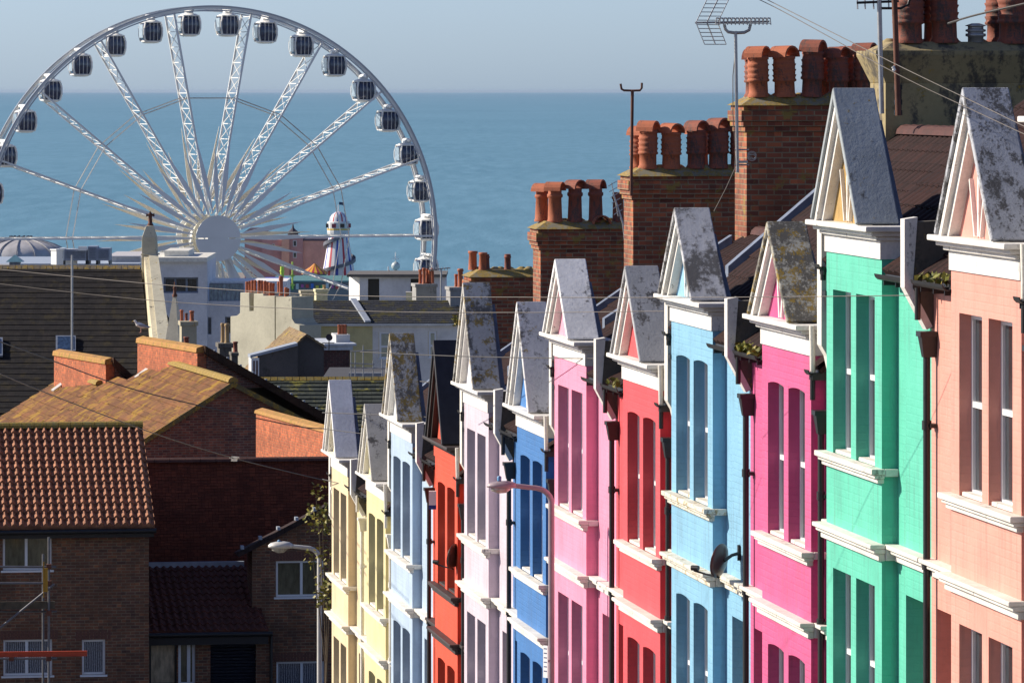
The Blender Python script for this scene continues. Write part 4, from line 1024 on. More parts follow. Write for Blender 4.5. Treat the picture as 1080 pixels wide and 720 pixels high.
def church():
    F = Frame(160, 194, 17, R(-3)); root = F.empty('church', 'church with huge dark slate roof, cream raked gable and cross finial', 'church')
    slate = tile('church_slates', (.021,.019,.020), (.014,.013,.015), .30, .37, .50, (.040,.032,.017), .9)
    # eave low in front, ridge behind
    er = F.loc(163,400,0); 
    th = F.th
    zE = F.z(100,436,0); dR = 8.5
    zR = F.z(148,281.5,dR)
    aE, aR = F.a(166,0), F.a(148.5,dR)
    mb = MB(); tileroof(mb, (-9,0,zE), (aE,0,zE), (aR,dR,zR), (-9,dR,zR), 27, 30, 'flat', 0, .016, 1, .010)
    rf = mb.build('roof', slate, root)
    mb = MB()
    for k in range(30):
        x0 = -9+(aR+9)*k/30; x1 = -9+(aR+9)*(k+1)/30-.02; mb.prism([(x0,dR-.16,zR-.08),(x0,dR,zR+.07),(x0,dR+.16,zR-.08)], (x1-x0,0,0))
    mb.build('ridge_tiles', render_mat('mossy_ridge', (.16,.13,.09), .6, .1, 3), rf)
    mb = MB(); tileroof(mb, (-9,2*dR,zE), (aE,2*dR,zE), (aR,dR+.1,zR-.05), (-9,dR+.1,zR-.05), 12, 20, 'flat', 0, .03); mb.build('rear_slope', slate, root)
    mb = MB(); mb.box(-9, aE-.3, .25, 2*dR-.25, 0, zE-.05); mb.build('wall', render_mat('church_flint', (.3,.28,.25), .1, .2, 2), root)
    # skylights follow the slope
    sl = (zR-zE)/dR
    for (x0,x1,y0,y1) in ((59,80,357,373),(-20,3,359,378)):
        b = 0
        # intersect the two levels with the roof plane
        def onroof(px,py):
            lo, hi = 0, dR
            for _ in range(40):
                m_ = (lo+hi)/2
                if F.loc(px,py,m_).z > zE+sl*m_: lo = m_
                else: hi = m_
            q = F.loc(px,py,lo); q.z += .06; return q
        A,B_,C_,D = onroof(x0,y1),onroof(x1,y1),onroof(x1,y0),onroof(x0,y0)
        n_ = Vector((0,-sl,1)).normalized()
        mb = MB(); mb.hexa([A,B_,C_,D],[v+n_*.08 for v in (A,B_,C_,D)]); sk = mb.build('skylight', M['lead'], root)
        c_ = (A+B_+C_+D)/4; mb = MB(); q = [c_+(v-c_)*.82+n_*.085 for v in (A,B_,C_,D)]; mb.hexa(q,[v+n_*.012 for v in q]); mb.build('pane', glass('blue_skylight', (.03,.055,.11), .1), sk)
    # raked gable coping: top block, then a long slope towards the viewer
    cream = render_mat('cream_stone', (.66,.59,.41), .02, .1, 1.6, .85); mott = render_mat('mottled_stone', (.50,.47,.36), .30, .15, 1.8, .9)
    T0 = F.loc(158.5,266,dR+.1); B0 = F.loc(171,372,1.0)
    mb = MB(); w2 = .33
    a_, b_ = Vector((T0.x,T0.y,T0.z)), Vector((B0.x,B0.y,B0.z)); 
    k_ = .26
    mb.hexa([b_+Vector((-w2,0,-1.2)),b_+Vector((w2,0,-1.2)),b_+Vector((w2,0,0)),b_+Vector((-w2,0,0))],
            [a_+Vector((-k_,0,-1.2)),a_+Vector((k_,0,-1.2)),a_+Vector((k_,0,0)),a_+Vector((-k_,0,0))])
    mb.build('gable_coping', cream, root, bev=.02)
    mb = MB(); mb.hexa([b_+Vector((-w2+.22,-.02,.01)),b_+Vector((w2+.05,-.02,.01)),b_+Vector((w2+.05,0,.07)),b_+Vector((-w2+.22,0,.07))],
                       [a_+Vector((-k_+.18,-.02,.01)),a_+Vector((k_+.03,-.02,.01)),a_+Vector((k_+.03,0,.07)),a_+Vector((-k_+.18,0,.07))]); mb.build('coping_face', mott, root)
    mb = MB(); n = dR+.1; x = T0.x
    zA = F.z(157,268,n); z2 = F.z(157,250,n); z3 = F.z(157,238,n)
    mb.hexa([(x-.32,n-.3,zA-1),(x+.30,n-.3,zA-1),(x+.30,n+.4,zA-1),(x-.32,n+.4,zA-1)],[(x-.30,n-.3,z2),(x+.24,n-.3,z2),(x+.24,n+.35,z2),(x-.30,n+.35,z2)])
    mb.hexa([(x-.299,n-.299,z2),(x+.239,n-.299,z2),(x+.239,n+.349,z2),(x-.299,n+.349,z2)],[(x-.15,n-.15,z3),(x+.13,n-.15,z3),(x+.13,n+.15,z3),(x-.15,n+.15,z3)])
    mb.box(x-.34,x+.33,n-.33,n+.42,zA-.03,zA+.03)
    ap = mb.build('apex_stone', cream, root, bev=.015)
    mb = MB(); z4 = F.z(157,222.5,n)
    mb.lathe([(.13,z3),(.12,z3+.06),(.085,z3+.1),(.07,z3+.42),(.11,z3+.45),(.06,z3+.5)], (x,n,0), 8)
    zc = z3+(z4-z3)*.72
    mb.bar((x-.14,n,zc),(x+.14,n,zc),.08); mb.bar((x,n,z3+.4),(x,n,z4-.03),.07); mb.bar((x,n,z4-.2),(x,n,z4),.03)
    for s_ in (-.14,.14): mb.bar((x+s_,n,zc-.06),(x+s_,n,zc+.06),.05)
    mb.build('cross_finial', M['rust'], ap)
    # roof aerial pole
    P0 = at(76,371,183); P1 = at(76.5,269,183); mb = MB(); mb.tube([(0,0,-2.5),(0,0,P1.z-P0.z)], .04, 8); o = mb.build('mast', M['galv']); o.location = P0; tag(o, 'tall thin grey mast standing against the slate roof', 'mast')
church()
def pinnacle():
    F = Frame(184.3, 186, 22, R(0)); root = F.empty('stone_pinnacle', 'small cream stone pinnacle with brown finial right of the raked gable', 'pinnacle')
    s = 186/FX; z0 = F.z(0,364); z1 = F.z(0,313)
    cream = render_mat('cream_stone_b', (.60,.55,.42), .05, .05, 1.6, .85)
    mb = MB(); mb.lathe([(12.2*s,z0-1.5),(12*s,z0-.02),(2.3*s,z1)], n=4, smooth=False, a0=R(28)); mb.build('spire', cream, root)
    mb = MB(); mb.lathe([(.085,z1),(.10,z1+.07),(.06,z1+.12),(.05,z1+.3),(.075,z1+.33),(.03,z1+.38),(.02,F.z(0,297))], n=8); mb.build('finial', M['rust'], root)
    mb = MB(); mb.box(-.42,.42,-.42,.42,0,z0-1.5); mb.build('base', cream, root)
pinnacle()
def small_stack(px0, px1, py0, py1, Z, mat, pots, label, name='chimney_stack', depth=.9, rz=8.4, shoulder=False):
    F = Frame((px0+px1)/2, Z, 0, R(rz)); zt = F.z((px0+px1)/2, py0); F.o.z = F.o.z+0
    zb = F.z((px0+px1)/2, py1)-2.0
    F.o.z = zb; root = F.empty(name, label, 'chimney')
    hw = (F.a(px1)-F.a(px0))/2; zt -= zb
    mb = MB()
    if shoulder: mb.box(-hw,hw,0,depth,0,zt*.62); mb.hexa([(-hw,0,zt*.62),(hw,0,zt*.62),(hw,depth,zt*.62),(-hw,depth,zt*.62)],[(-hw*.55,.1,zt*.78),(hw*.55,.1,zt*.78),(hw*.55,depth-.1,zt*.78),(-hw*.55,depth-.1,zt*.78)]); mb.box(-hw*.55,hw*.55,.1,depth-.1,zt*.78,zt-.1); mb.box(-hw*.68,hw*.68,.05,depth-.05,zt-.1,zt)
    else: mb.box(-hw,hw,0,depth,0,zt-.15); mb.box(-hw-.05,hw+.05,-.05,depth+.05,zt-.15,zt)
    st = mb.build('stack', mat, root, bev=.01)
    for (px, py, r, rowf, m_) in pots:
        b = depth*rowf; a = F.a(px,b); h = (CAMZ-(py-96)/FX*(Z+b)-zb)-zt
        mb = MB(); q = r*Z/FX
        mb.lathe([(q*1.05,0),(q,.04*h),(q*.86,.1*h),(q*.80,.82*h),(q*1.02,.86*h),(q*1.02,.95*h),(q*.8,h)], (a,b,zt), 10)
        mb.build('chimney_pot', M[m_] if isinstance(m_, str) else m_, root)
    return root
orange = M['terra']
tan_ = render_mat('buff_pot', (.38,.26,.13), .2, .1, 5); M['buff'] = tan_
dk = render_mat('sooty_cement', (.13,.12,.10), .15, .4, 4)
crm = render_mat('dirty_cream_render', (.42,.38,.27), .2, .2, 2)
small_stack(191.5,207.5,339,366,178,crm,[(191.6,326.5,2,.8,'terra'),(202.3,327.5,2.6,.3,'terra'),(196.5,330,1.8,.9,'terra_d')],'cream and grey chimney behind the small pinnacle')
small_stack(231.5,244.5,362,386,170,dk,[(234.8,340.5,2.3,.7,'buff'),(239.5,341,2.9,.3,'buff')],'dark chimney with two tall buff pots', shoulder=False)
small_stack(242,254,372,394,164,dk,[(248.3,360,2.8,.5,'terra_d')],'dark shouldered chimney with a single sooty pot', shoulder=True)
small_stack(193.5,199.5,366,380,168,M['terra_d'],[(196.5,355,3.2,.5,'terra_d')],'low brick chimney with one round red pot')

def rendered_wall_stack():
    F = Frame(283, 236, 15, R(-48)); root = F.empty('gable_chimney_wall', 'row of tall rendered chimneys with many orange pots on a grey gable wall', 'chimney')
    mat = render_mat('grey_buff_render', (.46,.44,.34), .1, .08, .9, .9)
    def pt(px,py): q = F.loc(px,py,0); return (q.x,0,q.z)
    mb = MB(); out = [(243,420),(243,333.5),(249.5,333),(253,330),(253.4,308.5),(262.8,308.5),(263.2,328),(267.4,328),(267.6,309.5),(277.5,309.5),(278,312),(289.8,312),(290,420)]
    mb.prism([pt(*p) for p in out], (0,1.3,0)); mb.build('wall', mat, root, bev=.02)
    mb = MB(); out = [(290.6,420),(290.8,313),(307.5,313),(308,336),(311,341),(316,343),(316,420)]
    mb.prism([pt(*p) for p in out], (0,1.3,0)); mb.build('wall', mat, root, bev=.02)
    s = 236/FX
    for (px,pb,ptp,r,b) in ((260.3,308,297,1.7,.3),(263,308,296.2,1.7,.9),(266,307.5,295.5,1.7,.3),(269,307.5,295.2,1.7,.9),(273.2,310.5,295.4,1.9,.25),(276,310,295.6,1.8,.9),(279.3,311,296,1.9,.3),(282,311,297,1.8,.9),(285.2,311.8,298,1.9,.3),(288,312,298.5,1.9,.5),(296.4,312.5,291,2.4,.5),(294,312.5,297,1.8,1.0),(301.5,312.5,303,1.9,.3),(303.5,312.5,304,1.8,.9)):
        q = F.loc(px,pb,b); h = F.z(px,ptp,b)-q.z+.05; rr = r*s
        mb = MB(); mb.lathe([(rr,-.3),(rr*.95,.1),(rr*.85,.75*h),(rr*1.05,.82*h),(rr*1.0,.95*h),(rr*.8,h)], (q.x,b,q.z-.05), 10); mb.build('chimney_pot', M['terra'], root)
rendered_wall_stack()

def row_house():
    F = Frame(385, 238, 14, R(2)); root = F.empty('rendered_house', 'long house front half yellow and half white under a mossy slate roof', 'house')
    ye = painted('yellow_render', (.66,.57,.28), .7, .2, .2); wh = painted('offwhite_render', (.78,.75,.70), .7, .2, .15)
    ze = F.z(390,340.5); x0,xm,x1 = F.a(296),F.a(393),F.a(492)
    h2 = [(F.a(399.5),F.a(413),F.z(0,379),F.z(0,350.5)),(F.a(451.5),F.a(461),F.z(0,378),F.z(0,350))]
    mb = MB(); wall(mb,x0,xm,0,ze,0,.3); mb.build('wall', ye, root)
    mb = MB(); wall(mb,x0,x1,0,ze,4.9,5.1); mb.build('rear_wall', ye, root)
    mb = MB(); wall(mb,xm+.002,x1,0,ze,0,.3,h2,back=False); mb.build('wall', wh, root)
    for h in h2:
        wnd = window(root,h[0]+.02,h[1]-.02,h[2],h[3],.05,'room',(),.10,.45,'upvc','window',True)
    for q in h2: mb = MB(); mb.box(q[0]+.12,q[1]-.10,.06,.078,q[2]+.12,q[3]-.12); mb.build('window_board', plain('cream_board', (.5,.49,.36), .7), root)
    d = 2.6; zr = F.z(430,316.5,d); sl = tile('mossy_slates', (.045,.05,.06), (.036,.04,.052), .28, .22, .55, (.085,.075,.02), .85)
    mb = MB(); xr0,xr1 = F.a(300,d),F.a(478,d)
    tileroof(mb,(x0,-.15,ze),(x1+.3,-.15,ze),(xr1,d,zr),(xr0,d,zr),11,44,'flat',0,.02,1,.008); tileroof(mb,(x0,2*d,ze),(x1+.3,2*d,ze),(xr1,d+.05,zr),(xr0,d+.05,zr),8,30,'flat',0,.02); rf = mb.build('roof', sl, root)
    a_ = F.loc(372.5,316.5,d); b_ = F.loc(388,340,-.15); mb = MB(); mb.bar((a_.x,d,zr+.06),(b_.x,-.18,ze+.07),.28,.10); mb.build('lead_flashing', plain('pale_lead', (.34,.38,.44), .5), rf)
    mb = MB(); mb.box(x0,x1,-.17,-.02,ze-.14,ze-.02); mb.build('fascia', M['trim_d'], root)
row_house()
def flat_white():
    F = Frame(420, 262, 14, R(0)); root = F.empty('flat_roofed_annex', 'flat roofed pale building with two dark doorways on the skyline', 'building')
    zt = F.z(0,292); h = [(F.a(388),F.a(400),F.z(0,330),F.z(0,294)),(F.a(433),F.a(442),F.z(0,322),F.z(0,294))]
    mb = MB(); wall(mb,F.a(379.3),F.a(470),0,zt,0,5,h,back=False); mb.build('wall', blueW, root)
    # return wall facing the sun at the left, set at an angle
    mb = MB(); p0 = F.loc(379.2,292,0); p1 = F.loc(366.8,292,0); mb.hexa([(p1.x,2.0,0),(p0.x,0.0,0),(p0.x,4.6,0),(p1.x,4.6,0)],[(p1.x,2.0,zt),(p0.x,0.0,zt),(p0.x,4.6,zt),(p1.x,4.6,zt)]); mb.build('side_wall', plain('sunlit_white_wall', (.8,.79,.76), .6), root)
    for q in h: mb = MB(); mb.box(q[0],q[1],.4,.45,q[2],q[3]); mb.build('door', plain('black_door', (.012,.015,.02), .4), root)
    mb = MB(); mb.box(F.a(366),F.a(471),-.25,5.2,zt,zt+.14); mb.build('roof', plain('felt_roof', (.13,.12,.11), .8), root)
    o = Frame(432.5, 250, CAMZ-(318-96)/FX*250, 0); e_ = o.empty('vent_box', 'small cream box standing on the ridge in front of the pale annex', 'box')
    mb = MB(); mb.box(o.a(428.2),o.a(436.8),0,.4,-.8,o.z(0,308.6)); mb.build('body', plain('cream_box', (.62,.60,.42), .7), e_); mb = MB(); mb.box(o.a(427.8),o.a(437.2),-.03,.43,o.z(0,308.6),o.z(0,307.8)); mb.build('lid', M['trim_d'], e_)
flat_white()
gs = render_mat('grey_stack_render', (.30,.30,.29), .1, .2, 3)
small_stack(438.8,460.5,299.5,318,246,gs,[(443.2,284,1.8,.3,'terra'),(447.2,282.5,2.0,.15,'terra'),(450.6,283.2,1.9,.3,'terra'),(453.5,284.5,1.9,.2,'terra'),(456.2,282.8,1.9,.5,'terra'),(447,283.5,1.7,.85,'terra'),(452,285,1.7,.85,'terra')],'grey chimney crowded with orange pots in front of the annex', depth=1.5)
small_stack(474.8,489.5,303,326,240,gs,[(481,289,1.9,.5,'terra'),(485.6,283.2,3.3,.3,'terra'),(490.5,289,1.8,.7,'terra_d'),(495.6,288.3,2.6,.4,'terra')],'grey chimney with one large orange pot left of the mossy stack', depth=1.5)
small_stack(318,331,306.5,318,262,crm,[],'squat cream chimney without pots behind the slate ridge')
small_stack(333.5,345.5,305,318,260,plain('pale_cream_render', (.62,.58,.36), .8),[(342,300.5,2.0,.4,'buff')],'squat pale cream chimney with one short buff pot')

def dormer_house():
    F = Frame(323, 188, 18, R(8.4)); root = F.empty('dormer_house', 'old house with lichened brown roof, white dormer and dark gable', 'house')
    dkr = render_mat('dark_render', (.10,.09,.085), .1, .3, 1.2, .9)
    ap = F.loc(323,352,0)
    hR = 1.9; zE = ap.z-1.55
    mb = MB(); xr = F.a(341.5); xl = F.a(263)
    mb.prism([(xl,0,0),(xr,0,0),(xr,0,F.z(341,366)),(ap.x,0,ap.z-.02),(xl,0,ap.z-1.95*1.08)], (0,.3,0)); mb.build('gable_wall', dkr, root)
    mb = MB(); br_ = tile('lichened_brown_slates', (.30,.22,.12), (.24,.17,.10), .30, .24, .42, (.42,.31,.05), .85)
    D = 6.0
    tileroof(mb, (xl-.25,-.12,ap.z-2.15),(xl-.25,D,ap.z-2.15),(ap.x,D,ap.z),(ap.x,-.12,ap.z),10,18,'flat',0,.02,1,.01)
    tileroof(mb, (xr+.1,-.12,F.z(341,366)),(xr+.1,D,F.z(341,366)),(ap.x,D,ap.z),(ap.x,-.12,ap.z),5,18,'flat',0,.02,1,.01)
    mb.build('roof', br_, root)
    # lean-to dormer at the near-left corner
    mb = MB(); a0,a1 = F.a(263.2,-.6),F.a(313,-.6); z0,z1 = F.z(263,377,-.6),F.z(312,364,-.6)
    mb.prism([(a0,-.9,z0),(a1,-.9,z1),(a1,-.9,z1+.10),(a0,-.9,z0+.10)], (0,1.0,0)); mb.build('dormer_roof', plain('pale_lead', (.34,.38,.44), .5), root)
    mb = MB(); mb.prism([(a0+.35,-.8,0),(a1+.02,-.8,0),(a1+.02,-.8,z1-.003),(a0+.35,-.8,z0+.085)], (0,.78,0)); mb.build('dormer_wall', dkr, root)
    mb = MB(); zz0 = F.z(263,401,-.6)
    # window faces left (sunlit)
    w_ = MB(); w_.box(a0+.06,a0+.33,-.85,-.78,zz0,z0+.0); w_.box(a0+.04,a0+.08,-.85,.2,zz0,z0); w_.box(a0+.0,a0+.34,-.9,.2,zz0-.08,zz0-.001); wd = w_.build('dormer_window', M['upvc'], root)
    g = MB()
    for k in range(2): g.box(a0+.11+.11*k,a0+.17+.11*k,-.86,-.851,zz0+.15,z0-.1)
    g.build('pane', M['pane'], wd)
    # flat block on the right
    b1,b2 = F.a(341.6),F.a(369); zt = F.z(350,369); mb = MB(); mb.box(b1,b2,.0,4,0,zt); mb.build('side_block', brick('plum_brick', (.10,.035,.035), (.07,.03,.03), (.12,.09,.08)), root)
    mb = MB(); mb.box(b1-.0,b2+.1,-.12,4.1,zt,zt+.16); mb.box(b1,b2+.22,-.22,4.1,zt+.161,zt+.24); mb.build('cornice', plain('bluish_white_trim', (.50,.54,.60), .6), root)
    mb = MB(); z5 = F.z(350,353,.8); mb.box(F.a(354.5,.8),F.a(369,.8),.8,2.4,zt+.24,z5); st = mb.build('parapet_box', plain('grey_white_box', (.5,.5,.5), .7), root)
    for px,r_ in ((357.5,1.6),(360.5,2.0),(364,2.1)):
        b = 1.2; mb = MB(); q = r_*188/FX; h = .36; mb.lathe([(q,0),(q*.85,.1),(q*.8,h*.8),(q,h*.85),(q*.85,h)], (F.a(px,b),b,z5), 10); mb.build('chimney_pot', M['terra'], st)
dormer_house()
def small_dish():
    F = Frame(347, 187, CAMZ-(366-96)/FX*187, 0); root = F.empty('satellite_dish', 'small dark satellite dish on the plum brick parapet beside clay pots', 'satellite dish')
    mb = MB(); mb.lathe([(.03,0),(.1,.012),(.13,.03)], (0,0,0), 14); o = mb.build('reflector', M['brown'], root); o.location = (0,0,.35); o.rotation_euler = (R(70),0,R(20))
    mb = MB(); mb.tube([(0,0.02,-.1),(0,.02,.33)], .02, 5); mb.bar((-.25,0,.15),(.2,0,.15),.03); mb.build('stand', M['black'], root)
small_dish()
def green_roof():
    F = Frame(345, 160, 17, R(4)); root = F.empty('green_slate_house', 'house with green mossy slate roof behind the dark verge', 'house')
    sl = tile('green_slates', (.055,.065,.055), (.042,.052,.046), .30, .30, .38, (.30,.27,.04), .85)
    d = 3.4; ze = F.z(345,455,0); zr = F.z(345,400,d); mb = MB()
    tileroof(mb,(F.a(240),0,ze),(F.a(440),0,ze),(F.a(438,d),d,zr),(F.a(255,d),d,zr),13,40,'flat',0,.03,1,.01); mb.build('roof', sl, root)
    mb = MB(); mb.box(F.a(240)+.2,F.a(440)-.2,.2,2*d,0,ze-.05); mb.build('wall', M['stackbrick'], root)
    mb = MB(); mb.hexa([(F.a(255,d),d+.03,zr-.03),(F.a(438,d),d+.03,zr-.03),(F.a(438,d),2*d,ze),(F.a(255,d),2*d,ze)],[(F.a(255,d),d+.03,zr+.03),(F.a(438,d),d+.03,zr+.03),(F.a(438,d),2*d+.1,ze+.06),(F.a(255,d),2*d+.1,ze+.06)]); mb.build('rear_slope', sl, root)
    mb = MB()
    for k in range(24):
        x0 = F.a(255,d)+(F.a(438,d)-F.a(255,d))*k/24; x1 = x0+(F.a(438,d)-F.a(255,d))/24-.02; mb.prism([(x0,d-.13,zr-.02),(x0,d,zr+.09),(x0,d+.13,zr-.02)], (x1-x0,0,0))
    mb.build('ridge_tiles', render_mat('mossy_ridge_b', (.22,.19,.08), .75, .0, 3), root)
    # roof terrace railing behind
    F2 = Frame(385, 176, CAMZ-(401-96)/FX*176, 0); r2 = F2.empty('terrace_railing', 'thin pale metal railing of a roof terrace in front of the yellow wall', 'railing')
    for px,py in ((370,371),(374.5,370),(383,364),(393.5,380),(403,378)):
        mb = MB(); mb.tube([(F2.a(px),0,-.5),(F2.a(px),0,F2.z(0,py))], .02, 5); mb.build('post', M['galv'], r2)
    mb = MB()
    for (a,b_,c,d_) in ((369,370.5,400,369),(369,383,395,384),(369,387.5,408,388.5)): mb.tube([(F2.a(a),0,F2.z(0,b_)),(F2.a(c),0,F2.z(0,d_))], .022, 5)
    mb.build('rail', M['galv'], r2)
    F3 = Frame(385, 178, CAMZ-(405-96)/FX*178, 0); r3 = F3.empty('flat_roof_terrace', 'dark flat roof terrace with grey kerb below the yellow wall', 'roof terrace')
    mb = MB(); mb.box(F3.a(341),F3.a(412),0,6,-8,F3.z(0,397)); mb.build('block', plain('dark_felt', (.06,.06,.065), .8), r3)
    mb = MB(); mb.box(F3.a(368),F3.a(404),-.05,.25,F3.z(0,397),F3.z(0,393)); mb.build('kerb', plain('grey_kerb', (.25,.27,.30), .7), r3)
green_roof()

# ------------------------------------------------------------------ brick houses at the foot of the street
MOSSY = render_mat('mossy_ridge_c', (.20,.17,.06), .8, .1, 4)
bk = brick('dark_stock_brick', (.25,.105,.05), (.14,.065,.045), (.25,.19,.12))
def brick_house_left():
    F = Frame(157, 125, 26.2, R(9)); root = F.empty('brick_house', 'dark brick house with ribbed clay pantile roof at bottom left', 'house')
    xl = -9.0; ze = F.z(100,552); d = 3.35; zr = F.z(133,451,d)
    def H(x0,y0,x1,y1): return (F.a(x0),F.a(x1),F.z((x0+x1)/2,y1),F.z((x0+x1)/2,y0))
    hs = [H(3,565,54.5,601),H(3.5,674,55,712),H(86.5,674,111,711)]
    mb = MB(); wall(mb,xl,0,0,ze,0,.3,hs,back=False); mb.box(-.3,-.0,.3001,6.7,0,ze); mb.box(xl,0,6.7,7,0,ze); mb.prism([(-.3,.05,ze+.001),(-.3,6.6,ze+.001),(-.3,d,zr-.12)],(.3,0,0)); mb.build('wall', bk, root)
    for h,(l,p) in zip(hs,(((.48,),'room'),((.48,),'lace'),((),'lace'))):
        window(root,h[0],h[1],h[2],h[3],.06,p,l,.055,None,'upvc','window',True)
        s = MB(); n = int((h[1]-h[0]+.3)/.08)
        for k in range(n): x = h[0]-.15+(h[1]-h[0]+.3)*k/n; s.box(x,x+.068,-.004,.02,h[3]+.0,h[3]+.225)
        s.build('soldier_course', plain('soldier_brick', (.15,.065,.045), .85, 0, .4, 30), root)
    pan = tile('clay_pantiles', (.42,.20,.115), (.33,.15,.09), .19, .30, .12, (.20,.17,.05), .75, .002)
    mb = MB(); nc = 47
    tileroof(mb,(xl,-.28,ze-.08),(.12,-.28,ze-.08),(.12,d,zr),(xl,d,zr),14,nc,'roll',.10,.06,8); rf = mb.build('roof', pan, root)
    mb = MB(); tileroof(mb,(xl,7.0,ze),(.12,7.0,ze),(.12,d+.05,zr),(xl,d+.05,zr),10,30,'roll',.05,.03,4); mb.build('rear_slope', pan, root)
    mb = MB(); n = 30
    for k in range(n):
        x0 = xl+(.14-xl)*k/n; x1 = xl+(.14-xl)*(k+1)/n-.01
        vs = [(x,d+.15*math.cos(math.pi*i/6),zr+.02+.15*math.sin(math.pi*i/6)) for x in (x0,x1) for i in range(7)]
        mb.add(vs,[(i,i+1,i+8,i+7) for i in range(6)]+[tuple(range(7)),tuple(range(13,6,-1))])
    mb.build('ridge_tiles', MOSSY, rf)
    mb = MB(); mb.tube([(xl,-.36,ze-.16),(.15,-.36,ze-.16)], .06, 8); mb.box(xl,.1,-.28,-.001,ze-.32,ze-.12); mb.build('gutter', M['black'], root)
brick_house_left()

def scaffold():
    GV = plain('weathered_scaffold_tube', (.16,.16,.17), .5, .4, .2)
    F = Frame(30, 120, 26.2, R(6)); root = F.empty('scaffolding', 'grey tube scaffolding with boards in front of the left brick house', 'scaffolding')
    for px,py in ((51.5,566),(46,588),(-14,560)):
        mb = MB(); mb.tube([(F.a(px),0 if px != 46 else 1.0,0),(F.a(px),0 if px != 46 else 1.0,F.z(px,py))], .028, 8); mb.build('pole', GV, root)
    for (x0,y0,x1,y1,b) in ((-15,597,59,597.5,-.05),(-15,614.5,52,614.5,-.05),(-15,646,60,646,.3),(-15,694,60,693.5,-.06)):
        mb = MB(); mb.tube([(F.a(x0),b,F.z(x0,y0)),(F.a(x1),b,F.z(x1,y1))], .026, 8); mb.build('ledger', GV, root)
    mb = MB(); mb.tube([(F.a(-6),-.12,F.z(0,666)),(F.a(57.5),-.12,F.z(57,615))], .028, 8); mb.build('brace', GV, root)
    mb = MB()
    for k in range(4): mb.box(F.a(-15),F.a(58),.05+.24*k,.27+.24*k,F.z(20,642),F.z(20,640))
    mb.box(F.a(-15),F.a(58),.0,.04,F.z(20,641.9),F.z(20,634)); mb.build('board', plain('old_scaffold_board', (.09,.075,.05), .85, 0, .4), root)
    for px,py in ((51.5,597),(51.5,614.5),(51.5,646),(51.5,693.5),(12,693.7)):
        mb = MB(); mb.box(F.a(px)-.06,F.a(px)+.06,-.11,.05,F.z(px,py)-.06,F.z(px,py)+.06); mb.build('coupler', M['rust'], root)
    l = Frame(48, 119, CAMZ-(640-96)/FX*119, R(6)); mb = MB(); mb.box(-.055,.055,0,.03,l.z(48,624),l.z(48,599)); mb.box(-.055,-.03,-.02,-.001,l.z(48,630),l.z(48,592)); mb.box(-.045,.045,-.006,.0,l.z(48,612),l.z(48,610))
    o = mb.build('spirit_level', plain('yellow_plastic', (.45,.24,.015), .5)); o.location = l.o; o.rotation_euler = (0,0,l.th); tag(o, 'yellow board sign hung on the upright scaffold pole', 'board')
    o2 = Frame(46, 118.6, CAMZ-(689-96)/FX*118.6, R(6)); rr = o2.empty('ladder_beam', 'orange red beam lying across the scaffolding', 'beam')
    mb = MB(); a0,a1 = o2.a(-15),o2.a(92); mb.box(a0,a1,0,.04,-.05,.04); mb.build('web', plain('orange_paint', (.50,.06,.02), .5), rr); mb = MB(); mb.box(a0,a1,-.02,.06,.0401,.055); mb.box(a0,a1,-.02,.06,-.065,-.0501); mb.build('flange', plain('orange_paint', (.50,.06,.02), .5), rr)
scaffold()

